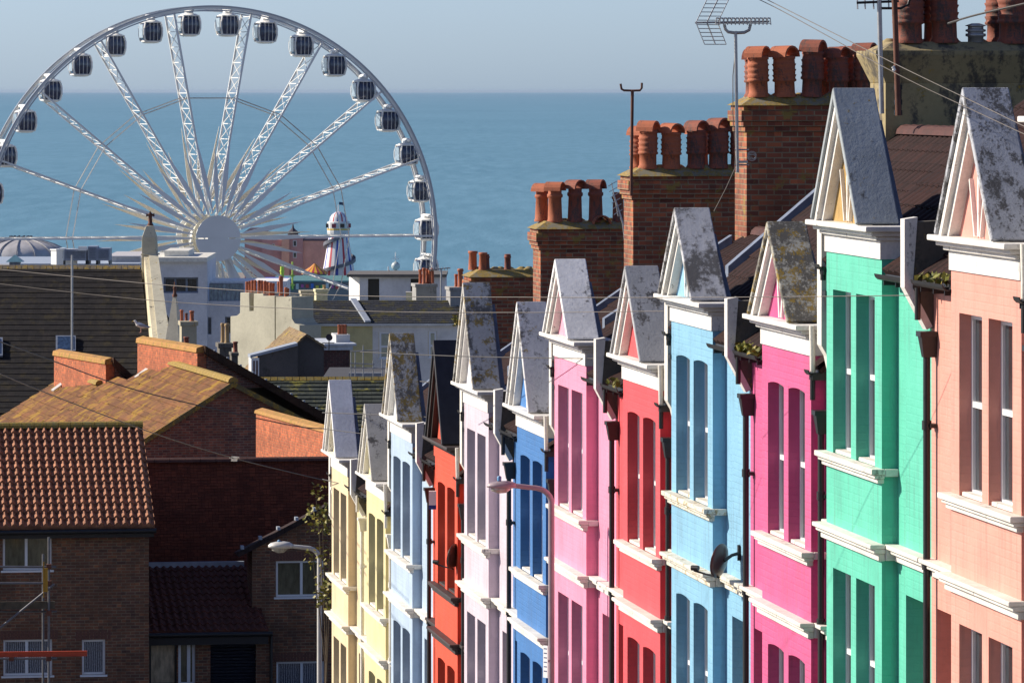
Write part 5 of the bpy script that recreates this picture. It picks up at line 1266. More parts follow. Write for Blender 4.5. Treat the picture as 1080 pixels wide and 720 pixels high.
def middle_building():
    F = Frame(157, 127.2, 26.2, R(8.4)); root = F.empty('garage_building', 'low building with dark tiled lean-to roof and black roller shutter', 'garage')
    dkt = tile('dark_clay_tiles', (.16,.055,.038), (.10,.04,.03), .20, .30, .08, (.1,.08,.03), .7, .002)
    a0 = .0; z_e = F.z(220,666,-.3); d = 3.4; z_t = F.z(200,597,d)
    aR,aT = F.a(283,-.3),F.a(251,d)
    mb = MB(); tileroof(mb,(a0-.5,-.3,z_e),(aR,-.3,z_e),(aT+.2,d,z_t),(a0-.5,d,z_t),11,18,'roll',.06,.035,8); rf = mb.build('roof', dkt, root)
    mb = MB(); mb.box(a0-.5,aT+.15,d-.1,d+.04,z_t-.02,z_t+.12); mb.build('lead_flashing', plain('pale_lead', (.34,.38,.44), .5), rf)
    def H(x0,y0,x1,y1): return (F.a(x0),F.a(x1),max(0.02,F.z((x0+x1)/2,y1)),F.z((x0+x1)/2,y0))
    zt = z_e-.12
    hs = [H(157.5,677,186.5,722),H(188,677,206,722),H(222,676,270,760)]
    mb = MB(); wall(mb,a0-.3,F.a(285),0,zt,0,.3,hs,back=False); mb.box(a0-.3,F.a(285),6.5,6.8,0,zt); mb.build('wall', bk, root)
    mb = MB(); mb.box(a0-.3,aR,-.28,-.003,zt-.20,zt+.08); mb.build('fascia', plain('black_fascia', (.012,.012,.015), .5), root)
    mb = MB(); mb.tube([(a0-.3,-.38,z_e-.06),(aR+.1,-.38,z_e-.06)], .06, 8); gt = mb.build('gutter', M['black'], root)
    mb = MB(); x = F.a(285.5); mb.tube([(x,-.1,zt),(x,-.1,0)], .04, 8); mb.build('downpipe', M['black'], root)
    window(root,*hs[0],.08,'beige',(),.05,None,'black','shop_window',False); window(root,*hs[1],.06,'room',(.62,),.07,None,'upvc','door_window',False)
    mb = MB(); z = 0.03; h = hs[2]
    while z < h[3]: mb.hexa([(h[0],.15,z),(h[1],.15,z),(h[1],.2,z),(h[0],.2,z)],[(h[0],.12,z+.06),(h[1],.12,z+.06),(h[1],.2,z+.075),(h[0],.2,z+.075)]); z += .08
    mb.build('roller_shutter', plain('charcoal_shutter', (.02,.023,.035), .5), root)
    # tall plain-tiled roof behind
    F2 = Frame(150, 131.2, 26.2, R(8.4)); r2 = F2.empty('tiled_hall', 'tall building with plain dark red tile slope behind the lean-to', 'building')
    pt_ = tile('plain_dark_tiles', (.19,.048,.024), (.14,.038,.02), .17, .115, .05, (.08,.05,.02), .85)
    ze = F2.z(200,606); dd = 1.5; zr = F2.z(240,486,dd)
    mb = MB(); tileroof(mb,(-2,0,ze),(8.5,0,ze),(8.5,dd,zr),(-2,dd,zr),36,60,'flat',0,.012,1,.004); mb.build('roof', pt_, r2)
    mb = MB(); mb.hexa([(-2,dd+.02,zr-.08),(8.5,dd+.02,zr-.08),(8.5,2*dd,ze),(-2,2*dd,ze)],[(-2,dd+.02,zr),(8.5,dd+.02,zr),(8.5,2*dd,ze+.08),(-2,2*dd,ze+.08)]); mb.build('rear_slope', pt_, r2)
    mb = MB(); n = 26
    for k in range(n):
        x0 = -2+10.5*k/n; x1 = x0+10.5/n-.012; vs = [(x,dd+.11*math.cos(math.pi*i/5),zr-.01+.11*math.sin(math.pi*i/5)) for x in (x0,x1) for i in range(6)]
        mb.add(vs,[(i,i+1,i+7,i+6) for i in range(5)]+[tuple(range(6)),tuple(range(11,5,-1))])
    mb.build('ridge_tiles', plain('dark_ridge_tile', (.09,.035,.025), .8, 0, .3), r2)
    mb = MB(); mb.box(-1.8,8.3,.25,2*dd-.25,0,ze-.05); mb.build('wall', bk, r2)
M['beige'] = glass('beige_reflection_pane', (.42,.34,.22), .3)  # beige reflection of a sunlit facade painted as pane colour, not a blind
middle_building()
def right_brick():
    F = Frame(266, 128.5, 26.2, R(8.4)); root = F.empty('gabled_brick_house', 'dark brick gabled house with sloping dark verge behind the slim lamp post', 'house')
    def H(x0,y0,x1,y1): return (F.a(x0),F.a(x1),F.z((x0+x1)/2,y1),F.z((x0+x1)/2,y0))
    hs = [H(291,591,342,629),H(291.5,697,342,738)]
    zl = F.z(266,580); aA = F.a(372); zA = F.z(372,524); aR = 2*aA
    mb = MB(); zt0 = hs[0][3]+.1
    wall(mb,0,aR,0,zl-.3,0,.3,[h for h in hs],back=False,top=False) if hs[0][3] < zl-.3 else wall(mb,0,aR,0,hs[0][3]+.02,0,.3,hs,back=False,top=False)
    zb = max(zl-.3, hs[0][3]+.02) if hs[0][3] >= zl-.3 else zl-.3
    mb.prism([(0,.001,zb),(aR,.001,zb),(aR,.001,zl),(aA,.001,zA),(0,.001,zl)] if zb < zl else [(0.05,.001,zb),(aR-.05,.001,zb),(aA,.001,zA)], (0,.3,0))
    mb.box(0,.3,.301,1.4,0,zl-.1); mb.box(aR-.3,aR,.301,1.4,0,zl-.1); mb.build('wall', bk, root)
    for h,(p) in zip(hs,('room','lace')):
        window(root,h[0],h[1],h[2],h[3],.06,p,(.53,),.055,None,'upvc','window',True)
        s = MB(); n = int((h[1]-h[0]+.3)/.08)
        for k in range(n): x = h[0]-.15+(h[1]-h[0]+.3)*k/n; s.box(x,x+.068,-.004,.02,h[3]+.0,h[3]+.225)
        s.build('soldier_course', plain('soldier_brick', (.15,.065,.045), .85, 0, .4, 30), root)
    mb = MB(); s_ = (zA-zl)/aA
    for (x0,z0,x1,z1) in ((-.35,zl-.35*s_+.0,aA,zA),(aR+.35,zl-.35*s_,aA,zA)):
        mb.hexa([(x0,-.14,z0+.02),(x1,-.14,z1+.02),(x1,1.3,z1+.02),(x0,1.3,z0+.02)],[(x0,-.14,z0+.16),(x1,-.14,z1+.16),(x1,1.3,z1+.02),(x0,1.3,z0+.02)])
    rf = mb.build('roof', tile('black_brown_tiles', (.05,.03,.028), (.04,.026,.024), .2, .3, .2, (.1,.09,.05)), root)
    for k in range(7):
        t = k/6; x = -.25+(aA+.2)*t; z = zl-.25*s_+(zA-zl+.2*s_)*t+.2; mb = MB(); mb.box(x-.05,x+.03,-.17,.1,z-.03,z+.05); mb.build('verge_clip', plain('pale_lead', (.34,.38,.44), .5), rf)
right_brick()

def stepped_roofs():
    th = R(14); F = Frame(245, 146, 26.2, th); root = F.empty('red_tiled_house', 'brick gabled house with broad lichened orange brown tile roof', 'house')
    zA = F.z(245,403); s = .62
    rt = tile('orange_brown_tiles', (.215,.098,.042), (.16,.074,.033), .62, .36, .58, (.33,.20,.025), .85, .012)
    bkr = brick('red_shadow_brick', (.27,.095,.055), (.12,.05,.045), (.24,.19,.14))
    sR = .52
    aL, aR_ = -6.4, 3.4
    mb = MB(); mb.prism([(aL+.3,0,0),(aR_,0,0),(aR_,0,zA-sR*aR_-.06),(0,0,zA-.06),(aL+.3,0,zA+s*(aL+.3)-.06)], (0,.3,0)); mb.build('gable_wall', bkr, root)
    mb = MB(); mb.box(aL+.3,aL+.6,.31,21,0,zA+s*(aL+.5)); mb.build('wall', bkr, root); mb = MB(); mb.box(aR_-.3,aR_,.31,9,0,zA-sR*aR_-.1); mb.build('wall', bkr, root)
    # left slope in strips so that its upper edge steps as the terraces do
    mb = MB()
    def strip(b0,b1,ax0,ax1):
        cols = max(1,int((b1-b0)/.62+.5))
        rows = max(3,int(math.hypot(ax0-aL,(ax0-aL)*s)/.36))
        tileroof(mb,(aL,b0,zA+s*aL),(aL,b1,zA+s*aL),(ax1,b1,zA+s*ax1),(ax0,b0,zA+s*ax0),rows,cols,'flat',0,.022,1,.006)
    strip(-.12,9.9,0,0); strip(9.9,12.2,-.36,-.36); strip(12.2,14.6,-.95,-.95); strip(14.6,21.1,-1.42,-1.42)
    rf = mb.build('roof', rt, root)
    mb = MB(); tileroof(mb,(aR_+.1,-.12,zA-sR*(aR_+.1)),(aR_+.1,9.5,zA-sR*(aR_+.1)),(0,9.9,zA),(0,-.12,zA),10,16,'flat',0,.02); mb.build('rear_slope', rt, root)
    mb = MB(); n = 22
    for (b0,b1,a_) in ((-.14,9.9,0),(14.6,18.5,-1.42)):
        z_ = zA+s*a_; m_ = int((b1-b0)/.45)
        for k in range(m_):
            y0 = b0+(b1-b0)*k/m_; y1 = b0+(b1-b0)*(k+1)/m_-.015
            vs = [(a_+.15*math.cos(math.pi*i/6),y,z_+.01+.15*math.sin(math.pi*i/6)) for y in (y0,y1) for i in range(7)]
            mb.add(vs,[(i,i+1,i+8,i+7) for i in range(6)]+[tuple(range(7)),tuple(range(13,6,-1))])
        mb.build('ridge_tiles', render_mat('yellow_moss_ridge', (.30,.20,.07), .85, 0, 3.5), rf); mb = MB()
    mb = MB(); sl = math.hypot(1,s)
    for (a0,z0,a1,z1) in ((aL,zA+s*aL,0,zA),(aR_+.1,zA-sR*(aR_+.1),0,zA)):
        mb.hexa([(a0,-.16,z0-.13),(a1,-.16,z1-.13),(a1,-.121,z1-.13),(a0,-.121,z0-.13)],[(a0,-.16,z0+.03),(a1,-.16,z1+.03),(a1,-.121,z1+.03),(a0,-.121,z0+.03)])
    mb.build('verge', render_mat('mossy_verge', (.12,.10,.04), .6, .2, 3), rf)
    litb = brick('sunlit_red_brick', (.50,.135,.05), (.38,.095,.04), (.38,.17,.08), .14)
    cp_ = render_mat('orange_lichen_coping', (.42,.21,.06), .55, .25, 4.5)
    dkt = tile('dark_mono_tiles', (.07,.035,.02), (.055,.03,.02), .3, .34, .3, (.12,.08,.02), .85)
    def mono(pxn,pyn,Zn,pxf,pyf,Zf,h,run,pitch,label):
        "brick upstand wall facing the sun; behind it a roof falls away to the right"
        A = at(pxn,pyn,Zn); B = at(pxf,pyf,Zf); zt = (A.z+B.z)/2
        d = Vector((A.x-B.x,A.y-B.y,0)); Ln = d.length; d.normalize(); ang = math.atan2(d.y,d.x)
        # local x towards the viewer end, local y to the right (west)
        o = empty('clerestory_roof', (B.x,B.y,zt-h), ang, label, 'roof')
        cth = .17 if run else .11
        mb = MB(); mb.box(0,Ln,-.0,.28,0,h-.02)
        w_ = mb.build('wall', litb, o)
        mb = MB(); mb.hexa([(-.05,-.05,h-cth),(Ln+.03,-.05,h-cth),(Ln+.03,.33,h-cth),(-.05,.33,h-cth)],[(-.05,-.03,h-.02),(Ln+.03,-.03,h-.02),(Ln+.03,.2,h+.05),(-.05,.2,h+.05)]); mb.build('coping', cp_, o, bev=.02)
        if run:
            e = .02
            mb = MB(); tileroof(mb,(0,run,h-.1-run*pitch),(Ln+.1,run,h-.1-run*pitch),(Ln+.1,.2,h-.02),(0,.2,h-.02),max(3,int(run*1.15/.34)),14,'flat',0,.02); mb.build('roof', dkt, o)
            mb = MB(); mb.prism([(Ln-.25,.29,0),(Ln-.25,run,0),(Ln-.25,run,h-.2-run*pitch),(Ln-.25,.29,h-.2)] if h-.2-run*pitch > 0 else [(Ln-.25,.29,0),(Ln-.25,.29+(h-.25)/pitch,0),(Ln-.25,.29,h-.2)], (.25,0,0)); mb.build('end_wall', bkr, o)
            vg = MB(); vg.hexa([(Ln+.05,.2,h-.2),(Ln+.05,run,h-.2-(run-.2)*pitch),(Ln+.17,run,h-.2-(run-.2)*pitch),(Ln+.17,.2,h-.2)],[(Ln+.05,.2,h+.05),(Ln+.05,run,h+.05-(run-.2)*pitch),(Ln+.17,run,h+.05-(run-.2)*pitch),(Ln+.17,.2,h+.05)]); v = vg.build('verge', dkt, o)
            if run > 3:
                for k in range(11):
                    y = .5+(run-.6)*k/10; z = h+.05-(y-.2)*pitch
                    for q, off in ((0,.0),(1,1.3)):
                        c_ = MB(); c_.box(Ln+.05-off,Ln+.12-off,y+off*.5,y+.06+off*.5,z-.06-off*.5*pitch,z+.03-off*.5*pitch); c_.build('verge_clip', plain('pale_lead', (.34,.38,.44), .5), v)
        return o
    m2 = mono(208,371,152.5,145,351,158.5,1.25,4.6,.56,'sunlit brick wall with lichened coping under the standing seagull')
    m1 = mono(111.5,381,159.5,57,367,164.8,1.15,.9,.9,'small sunlit brick wall with lichened coping in front of the skylight')
    m3 = mono(347,453.5,135,270,431,143.5,3.0,0,0,'tall sunlit red brick wall rising beside the cream house gable')
    # white flashings at the wall feet
    for (px,py,Z) in ((149,393.5,157.3),(61,407.5,164)):
        p = at(px,py,Z); mb = MB(); mb.box(-.24,.24,-.07,.07,-.02,.02); o = mb.build('mortar_fillet', plain('white_mortar', (.6,.6,.58), .8), root); o.location = Vector((F.c*(p.x-F.o.x)+F.s*(p.y-F.o.y), -F.s*(p.x-F.o.x)+F.c*(p.y-F.o.y), p.z-F.o.z)); o.rotation_euler = (R(12),R(-32),R(20))
stepped_roofs()

# ------------------------------------------------------------------ seagulls
def gull(loc, rz, sc=1.0):
    root = empty('seagull', loc, rz, 'white and grey seagull standing on the lichened brick coping', 'seagull')
    me = bpy.data.meshes.new('body'); 
    pts = [(-.27,0,.15,.012),(-.17,0,.175,.035),(-.06,0,.20,.072),(.05,0,.225,.078),(.12,0,.265,.055),(.155,0,.31,.036),(.175,0,.355,.042),(.20,0,.36,.030),(.235,0,.352,.010)]
    vs = [p[:3] for p in pts]; ed = [(i,i+1) for i in range(len(pts)-1)]
    me.from_pydata(vs, ed, []); o = bpy.data.objects.new('body', me); COL.objects.link(o); o.parent = root
    me.skin_vertices.new(name='') if hasattr(me.skin_vertices,'new') else None
    sk = o.modifiers.new('skin','SKIN'); 
    for i,p in enumerate(pts): me.skin_vertices[0].data[i].radius = (p[3],p[3]*1.05)
    me.skin_vertices[0].data[3].use_root = True
    sb = o.modifiers.new('sub','SUBSURF'); sb.levels = 2; sb.render_levels = 2
    me.materials.append(plain('gull_white', (.72,.72,.70), .7, 0, .05))
    for s in (-1,1):
        mb = MB(); mb.add([(.08,s*.072,.25),(-.04,s*.085,.262),(-.20,s*.045,.215),(-.33,s*.015,.165),(-.16,s*.075,.165),(.0,s*.088,.185),(.08,s*.08,.21)],[(0,1,5,6),(1,2,4,5),(2,3,4)]); w_ = mb.build('wing', plain('gull_grey', (.30,.33,.38), .7), root); so = w_.modifiers.new('t','SOLIDIFY'); so.thickness = .015
        mb = MB(); mb.tube([(.0,s*.035,.16),(.005,s*.035,.0)], .008, 6); mb.prism([(-.01,s*.035-.02,.0),(.05,s*.035-.025,.0),(.05,s*.035+.025,.0),(-.01,s*.035+.02,.0)],(0,0,.006)); mb.build('leg', plain('gull_pink', (.5,.25,.2), .6), root)
        mb = MB(); mb.lathe([(.001,-.006),(.006,0),(.001,.006)], (.197,s*.028,.37), 8); mb.build('eye', M['black'], root)
    mb = MB(); mb.tube([(.225,0,.353),(.262,0,.349),(.275,0,.335)], .010, 6, True, .004); mb.build('beak', plain('gull_beak', (.6,.4,.03), .5), root)
    root.scale = (sc,sc,sc); return root
pg = at(148,351.3,158.2); gull((pg.x+.02,pg.y,pg.z+.02), R(180+10), 1.0)

# ------------------------------------------------------------------ street lamps
def lamp(px, pyb, Z, reach, topy, headw, label, zg, pr=.05, mat=None, hs=1.0):
    F = Frame(px, Z, zg, R(0)); root = F.empty('street_lamp', label, 'street lamp', 'street lamps along the terrace')
    mat = mat or plain('lamp_grey_paint', (.62,.60,.56), .45, .2, .1)
    zt = F.z(px, topy); r = reach*.35
    pts = [(0,0,2.2),(0,0,zt-r-.2)]
    for k in range(9):
        t = math.pi/2*k/8; pts.append((-r*(1-math.cos(t))*1.0, -.02*k/8, zt-r*.8+r*.8*math.sin(t)))
    pts.append((-reach+headw*.55, -.05, zt+.03))
    mb = MB(); mb.tube(pts, pr*1.0, 10, True, pr*.75); mb.build('pole', mat, root)
    mb = MB(); mb.tube([(0,0,0),(0,0,2.3)], pr*1.6, 10); mb.build('base', mat, root)
    # head: tapered shell and a bowl
    mb = MB(); n = 12; vs = []; sec = [(-.0,.35,.5),(.12,.75,.85),(.35,1,1),(.65,1,.95),(.9,.7,.7),(1,.25,.3)]
    for (t,wy,wz) in sec:
        for k in range(n):
            a = 2*math.pi*k/n; vs.append((-reach+headw*.55-headw*t+.03, -.05+.10*hs*wy*math.cos(a), zt+.03-.01+(.075*hs if math.sin(a) > 0 else .03*hs)*wz*math.sin(a)))
    mb.add(vs, [(i*n+k,i*n+(k+1)%n,(i+1)*n+(k+1)%n,(i+1)*n+k) for i in range(len(sec)-1) for k in range(n)]+[tuple(range(n)),tuple(range(len(vs)-n,len(vs)))], True)
    hd = mb.build('lamp_head', mat, root)
    mb = MB(); vs = []; sec = [(.2,.5,.3),(.35,.9,.9),(.6,.9,1),(.85,.55,.5)]
    for (t,wy,wz) in sec:
        for k in range(n):
            a = 2*math.pi*k/n; vs.append((-reach+headw*.55-headw*t+.03, -.05+.085*wy*math.cos(a), zt+.0+(.01 if math.sin(a) > 0 else .075*hs)*wz*math.sin(a)))
    mb.add(vs, [(i*n+k,i*n+(k+1)%n,(i+1)*n+(k+1)%n,(i+1)*n+k) for i in range(len(sec)-1) for k in range(n)]+[tuple(range(n)),tuple(range(len(vs)-n,len(vs)))], True); mb.build('lens', glass('lamp_lens', (.45,.42,.36), .15), hd)
    mb = MB(); x = -reach+headw*.05; mb.lathe([(.028,0),(.03,.05),(.02,.065)], (x,-.05,zt+.095), 10); mb.build('photocell', plain('blue_photocell', (.10,.28,.50), .4), hd)
    return root
lamp(337, 0, 105, .86, 577, .50, 'slim pale street lamp in front of the dark brick houses', 26.4, .055, None, 1.5)
l2 = lamp(581.5, 0, 68.5, .72, 514, .40, 'pinkish grey street lamp overlapping the blue and pink houses', CAMZ-11.4, .045, plain('lamp_mauve_paint', (.36,.29,.31), .45, .2, .1))
def lamp_sign():
    F = Frame(575.8, 68.2, CAMZ-(696-96)/FX*68.2, R(-48)); root = F.empty('parking_sign', 'small white plate sign fixed to the mauve lamp post', 'sign')
    mb = MB(); mb.box(-.045,.045,-.01,.0,-.23,.2); mb.build('plate', M['upvc'], root)
    mb = MB(); 
    for k in range(6): mb.box(-.03,.03,-.012,-.0105,.15-.06*k,.165-.06*k)
    mb.build('lettering', plain('sign_ink', (.08,.10,.2), .5), root); mb = MB(); mb.box(-.02,.06,.0,.03,-.02,.01); mb.build('clamp', M['galv'], root)
lamp_sign()

# ------------------------------------------------------------------ satellite dishes, aerials, alarm box
def dish(px, py, Z, w, hgt, wallpx, label, aim):
    p = at(px,py,Z); root = empty('satellite_dish', p, 0, label, 'satellite dish', 'brown satellite dishes on the terrace')
    s = Z/FX; r = hgt*s/2; n = 24; vs = [(0,0,-.05)]
    mb = MB(); prof = [(0.02,-.055),(r*.5,-.042),(r*.85,-.018),(r,0),(r*1.0,.008),(r*.85,-.008),(r*.5,-.03),(.02,-.042)]
    mb.lathe(prof, n=n); o = mb.build('reflector', M['brown'], root); o.rotation_euler = (R(80),0,R(aim))
    q = Vector((wallpx-px)*s*1.0 for _ in range(1)) if False else None
    d = Vector((math.sin(R(aim)),-math.cos(R(aim)),0))
    back = -d*.06; wl = Vector(((wallpx-px)*s, .12, .08))
    mb = MB(); mb.tube([back, wl*.5+back*.5+Vector((0,0,.02)), wl], .02, 8); mb.tube([wl+Vector((0,0,-.08)), wl+Vector((0,0,.08))], .03, 8); mb.box(wl.x-.03,wl.x+.05,wl.y,wl.y+.05,wl.z-.09,wl.z+.09); mb.build('bracket', M['black'], root)
    tip = d*.34+Vector((0,0,-.10)); mb = MB(); mb.tube([Vector((0,0,-r*.95)), Vector((0,0,-r*.95))*.6+tip*.5, tip+Vector((0,0,-.03))], .012, 6); mb.build('arm', M['black'], root)
    mb = MB(); mb.tube([tip+d*.03, tip-d*.06], .032, 8); mb.build('receiver', M['black'], root)
    return root
dish(478.3, 586.5, 82.0, 17, 28, 491, 'brown satellite dish on the orange house', -118)
dish(758.8, 591, 58.9, 18, 37, 781, 'brown satellite dish on the downpipe of the sky blue house', -122)
def yagi():
    Z = 71.7; base = at(776.7,176,Z); root = empty('tv_aerial', base, 0, 'tall television aerial with grid reflector on the brick chimney', 'aerial')
    L_ = lambda px,py,dz=0: at(px,py,Z+dz)-base
    mb = MB(); mb.tube([L_(777.8,182),L_(775.8,33)], .024, 10); mb.build('pole', M['galv'], root)
    mb = MB(); mb.tube([L_(764,26),L_(765,31),L_(768,34),L_(776,35),L_(785,34.5),L_(790,32),L_(791.5,26)], .022, 8); mb.build('cradle', M['galv'], root)
    mb = MB(); mb.tube([L_(733,24.2),L_(811.5,23)], .016, 6); mb.build('boom', M['galv'], root)
    for k in range(14):
        px = 757+54*k/13; mb = MB(); c = L_(px,22.8)
        for (a,b_) in (((-.03,-.17,.04),(.03,.17,.04)),((-.03,-.17,-.03),(.03,.17,-.03))): mb.tube([c+Vector(a),c+Vector(b_)], .006, 5)
        mb.tube([c+Vector((-.03,-.05,-.05)),c+Vector((-.02,-.05,.05)),c+Vector((.02,.05,.05)),c+Vector((.03,.05,-.05))], .008, 5); mb.build('director', M['galv'], root)
    for s in (-1,1):
        mb = MB(); fold = [(745.5,24),(757,0)] if s > 0 else [(745.5,24),(754.5,47)]
        a = L_(*fold[0]); b_ = L_(*fold[1]); w_ = Vector((.12,-.30,0)) 
        mb.tube([a,b_], .010, 5)
        for k in range(6):
            p = a.lerp(b_, .1+.9*k/5); v = Vector((.155,.06,.0)); mb.tube([p-v,p+v], .006, 5)
        v = Vector((.155,.06,.0)); 
        for q in (-1,1): mb.tube([a+v*q,b_+v*q], .007, 5)
        mb.build('reflector', M['galv'], root)
    mb = MB(); mb.box(.02,.16,-.05,.02,L_(778,172).z,L_(778,156).z-.18); mb.tube([L_(775,158),L_(790,158)], .012, 6); mb.tube([L_(775,174),L_(790,174)], .012, 6)
    vs = [Vector((.22+.06*math.cos(t*.6),-.03,.12+.05*math.sin(t*.6)+.002*t)) for t in range(30)]; mb.tube(vs, .006, 5); mb.build('bracket', M['galv'], root)
    mb = MB(); pts = [L_(777,40),L_(773,80),L_(773,120),L_(776,160),L_(775,178),L_(765,200),L_(753,223)]; mb.tube(pts, .007, 5); mb.build('cable', M['wirel'], root)
yagi()
def mast2():
    Z = 81.0; b = at(665.6,204,Z); root = empty('aerial_mast', b, 0, 'thin mast with forked top on the mossy brick chimney', 'aerial'); L_ = lambda px,py: at(px,py,Z)-b
    mb = MB(); mb.tube([L_(665.6,206),L_(667,95)], .025, 8); mb.build('pole', M['rust'], root)
    mb = MB(); mb.tube([L_(654.5,88.5),L_(655.5,94),L_(658,95.5),L_(667,95.8),L_(675,95.5),L_(676.8,93),L_(677,87.5)], .018, 8); mb.build('fork', M['rust'], root)
    Z2 = 62.2; b = at(929.5,60,Z2); root = empty('aerial_mast', b, 0, 'grey mast with horizontal aerial bars at the top edge of the view', 'aerial'); L2 = lambda px,py: at(px,py,Z2-.15)-b
    mb = MB(); mb.tube([L2(930,120),L2(927,-12)], .03, 8); mb.build('pole', M['galv'], root)
    mb = MB(); mb.tube([L2(903.5,3.2),L2(948,1.5)], .018, 6); mb.build('boom', M['black'], root)
    for px in (904,912,921,937): mb = MB(); mb.tube([L2(px,-2),L2(px+.5,10)], .010, 5); mb.build('element', M['galv'], root)
    mb = MB(); mb.tube([L2(930,9),L2(950,9),L2(958,5),L2(960,-3)], .018, 6); mb.build('cradle', M['black'], root)
    Z3 = 62.0; b = at(947,120,Z3); root = empty('aerial_mast', b, 0, 'rusty brown pole strapped to the rendered chimney', 'aerial'); L3 = lambda px,py: at(px,py,Z3-.1)-b
    mb = MB(); mb.tube([L3(947.5,122),L3(943,-12)], .035, 8); mb.build('pole', M['rust'], root)
    mb = MB()
    for py in (92,108,119): mb.box(L3(944,py).x,L3(952,py).x,-.05,.05,L3(944,py).z-.03,L3(944,py).z+.03)
    mb.box(L3(949,92).x,L3(951.5,92).x,-.02,.05,L3(947,120).z,L3(947,92).z); mb.build('strap', M['black'], root)
    mb = MB(); mb.tube([L3(942,70),L3(946,76)], .03, 6); mb.tube([L3(942,75),L3(946,71)], .02, 6); mb.build('insulator', M['upvc'], root)
    Z4 = 88; b = at(657,247,Z4); root = empty('tv_aerial', b, 0, 'small leaning television aerial between two brick chimneys', 'aerial'); L4 = lambda px,py: at(px,py,Z4)-b
    mb = MB(); mb.tube([L4(660,262),L4(657,236),L4(647,205)], .018, 6); mb.build('pole', M['galv'], root)
    for k in range(6):
        c = L4(645+1.2*k, 195+6*k); mb = MB(); mb.tube([c+Vector((-.06,-.12,-.02)),c+Vector((.09,.12,.06))], .007, 5); mb.build('element', M['galv'], root)
    mb = MB(); mb.tube([L4(645,193),L4(652,228)], .010, 5); mb.build('boom', M['galv'], root)
    Z5 = 244; b = at(465,317,Z5); root = empty('tv_aerial', b, 0, 'distant television aerial on a grey pole beside the orange pots', 'aerial'); L5 = lambda px,py: at(px,py,Z5)-b
    mb = MB(); mb.tube([L5(465,318),L5(465.3,284)], .05, 6); mb.build('pole', M['galv'], root)
    mb = MB(); mb.tube([L5(452,284.5),L5(475,282.5)], .03, 5); 
    for k in range(7): mb.tube([L5(454+3*k,281.5),L5(454+3*k,285.8)], .015, 4)
    mb.build('boom', M['galv'], root)
    # alarm box on the orange house
    p = at(455.5,529,84.2); root = empty('alarm_box', p, 0, 'small white and blue alarm box on the orange house wall', 'alarm box'); mb = MB(); mb.box(-.05,.07,-.06,.06,-.05,.18); mb.build('case', M['upvc'], root); mb = MB(); mb.box(-.052,.072,-.062,.062,-.12,-.051); mb.build('lens', plain('blue_lens', (.02,.04,.25), .3), root)
mast2()

# ------------------------------------------------------------------ overhead wires
def wire(pts, label, r=.0042, mat='wirel', sub=8):
    "pts: (px, py, Z)"
    P_ = [at(*p) for p in pts]; out = []
    # smooth through the points (Catmull-Rom)
    for i in range(len(P_)-1):
        p0 = P_[max(i-1,0)]; p1 = P_[i]; p2 = P_[i+1]; p3 = P_[min(i+2,len(P_)-1)]
        for k in range(sub):
            t = k/sub; out.append(.5*((2*p1)+(p2-p0)*t+(2*p0-5*p1+4*p2-p3)*t*t+(3*p1-p0-3*p2+p3)*t**3))
    out.append(P_[-1]); o0 = out[0]
    mb = MB(); mb.tube([q-o0 for q in out], r, 5); o = mb.build('overhead_wire', M[mat]); o.location = o0
    tag(o, label, 'wire', 'overhead wires crossing the street')
    return o
wire([(-12,283,60),(180,301,58),(360,311.5,55),(560,313.5,52.5),(760,313.5,50),(960,311.5,48)], 'long pale wire crossing level with the slate house roof, upper of two')
wire([(-12,298,64),(120,313,63),(230,321.5,62),(400,328.5,60),(560,329.5,58),(700,328,55)], 'long pale wire just below the uppermost one, ending at the sky blue house')
wire([(-12,356,90),(57,381,96),(150,413,102),(300,447,106),(345,452,108)], 'dark wire over the lichened tile roof', .012, 'wire')
wire([(-12,389,90),(43,412,93),(157,455,98),(247,483,101),(345,507,104)], 'pale wire falling to the small junction box and the cream house', .011)
wire([(783,-8,48),(825,12,48),(945,77.5,46),(1030,118,45),(1090,146,44)], 'lower of two wires falling from the top edge to the right')
wire([(790,-10,48),(825,8,48),(945,68,46),(1030,109,45),(1090,138,44)], 'upper of two wires falling from the top edge to the right')
wire([(1000,25,58),(1030,16,57),(1090,2,56)], 'dark wire rising past the metal vent cowl', .012, 'wire')
wire([(380,371,80),(500,376,74),(700,378.5,66),(860,376,60)], 'thin dark wire strung across the gable bases to the magenta house', .007, 'wire')
wire([(340,435,95),(420,438,90),(487,441,85),(560,438,80)], 'thin dark wire over the cream and ice blue gables', .008, 'wire')
wire([(443,402,86),(520,411,83),(600,415,79)], 'thin dark wire from the orange gable to the pink house', .008, 'wire')
wire([(340,505,100),(380,516,97),(412,531,93)], 'short thin wire across the cream and yellow fronts', .008, 'wire')
wire([(340,452,96),(400,459,93),(450,462,88),(500,462,84)], 'faint dark wire low across the black gable', .007, 'wire')
jb = at(247,483,101); mb = MB(); mb.box(-.06,.06,-.04,.04,-.06,.03); mb.box(-.1,.1,-.02,.02,.0,.025); o = mb.build('junction_box', M['trim_d']); o.location = jb; tag(o, 'small grey junction box hanging on a wire over the dark roof', 'junction box')

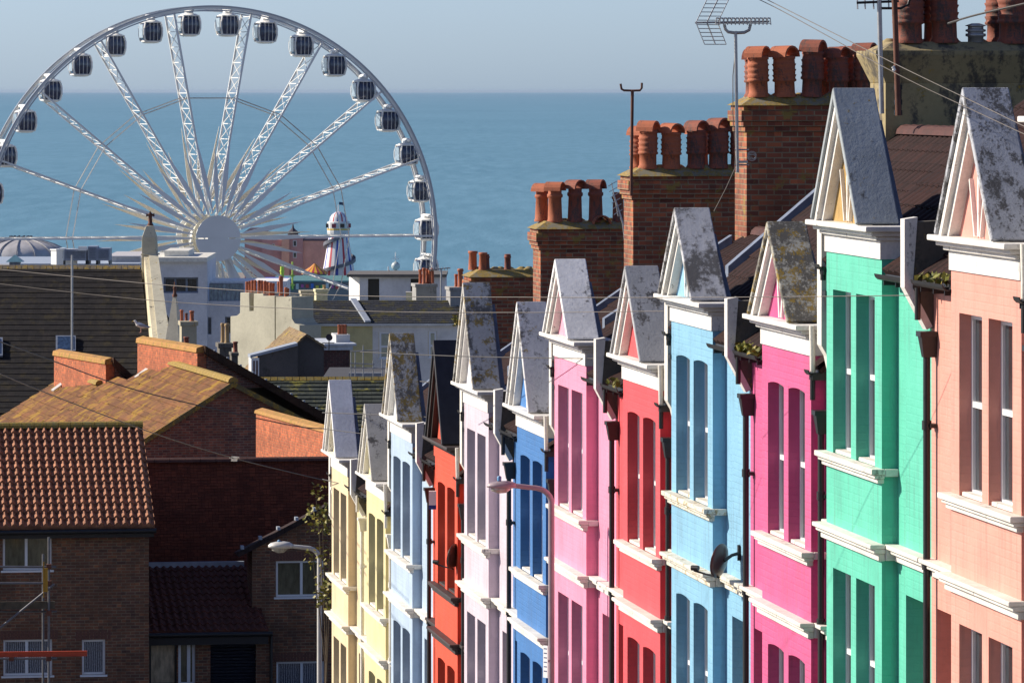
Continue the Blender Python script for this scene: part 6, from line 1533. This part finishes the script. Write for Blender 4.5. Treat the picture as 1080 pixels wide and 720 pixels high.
# ------------------------------------------------------------------ plants
def shrub():
    b = at(336, 640, 103.5); root = empty('shrub', (b.x,b.y,26.9), 0, 'tall leafy autumn shrub beside the cream house', 'shrub')
    rnd = random.Random(4); mb = MB(); z0 = 26.9
    tips = []
    for k in range(11):
        py = rnd.uniform(515,648); px = rnd.uniform(321,352)
        if px < 333 and not (rnd.random() < .25): px += 12
        tips.append(at(px,py,103.5+rnd.uniform(-.6,.6))-Vector((b.x,b.y,z0)))
    for t in tips:
        m_ = Vector((.15,0,t.z*.6)); mb.tube([(.1,0,0),m_,t], .022, 5, True, .006)
    mb.build('stem', plain('shrub_bark', (.10,.07,.04), .8), root)
    mb = MB()
    for t in tips:
        for k in range(34):
            c = t+Vector((rnd.gauss(0,.13),rnd.gauss(0,.14),rnd.gauss(0,.16)))
            if at(318,0,103).x-b.x > c.x: continue
            u = Vector((rnd.uniform(-1,1),rnd.uniform(-1,1),rnd.uniform(-.6,.6))).normalized()*.05; v = u.cross(Vector((rnd.uniform(-1,1),rnd.uniform(-1,1),rnd.uniform(-1,1)))).normalized()*.036
            mb.quad(c-u,c+v,c+u,c-v)
    mb.build('foliage', LEAF, root)
    b = at(484, 352, 100); root = empty('wall_plant', b, 0, 'small yellow leaved weed sprouting left of the lavender gable', 'plant')
    mb = MB(); mb2 = MB()
    for k in range(9):
        t = at(rnd.uniform(477,488),rnd.uniform(329,346),100+rnd.uniform(-.1,.1))-b; mb.tube([(0,0,-.1),t*.5+Vector((.03,0,0)),t], .006, 4)
        for q in range(16):
            c = t*rnd.uniform(.55,1.05)+Vector((rnd.gauss(0,.035),rnd.gauss(0,.03),rnd.gauss(0,.035))); u = Vector((rnd.uniform(-1,1),rnd.uniform(-1,1),rnd.uniform(-.6,.6))).normalized()*.026; v = u.cross(Vector((rnd.uniform(-1,1),1,rnd.uniform(-1,1)))).normalized()*.018; mb2.quad(c-u,c+v,c+u,c-v)
    mb.build('stem', plain('shrub_bark', (.10,.07,.04), .8), root); mb2.build('foliage', LEAF, root)
shrub()
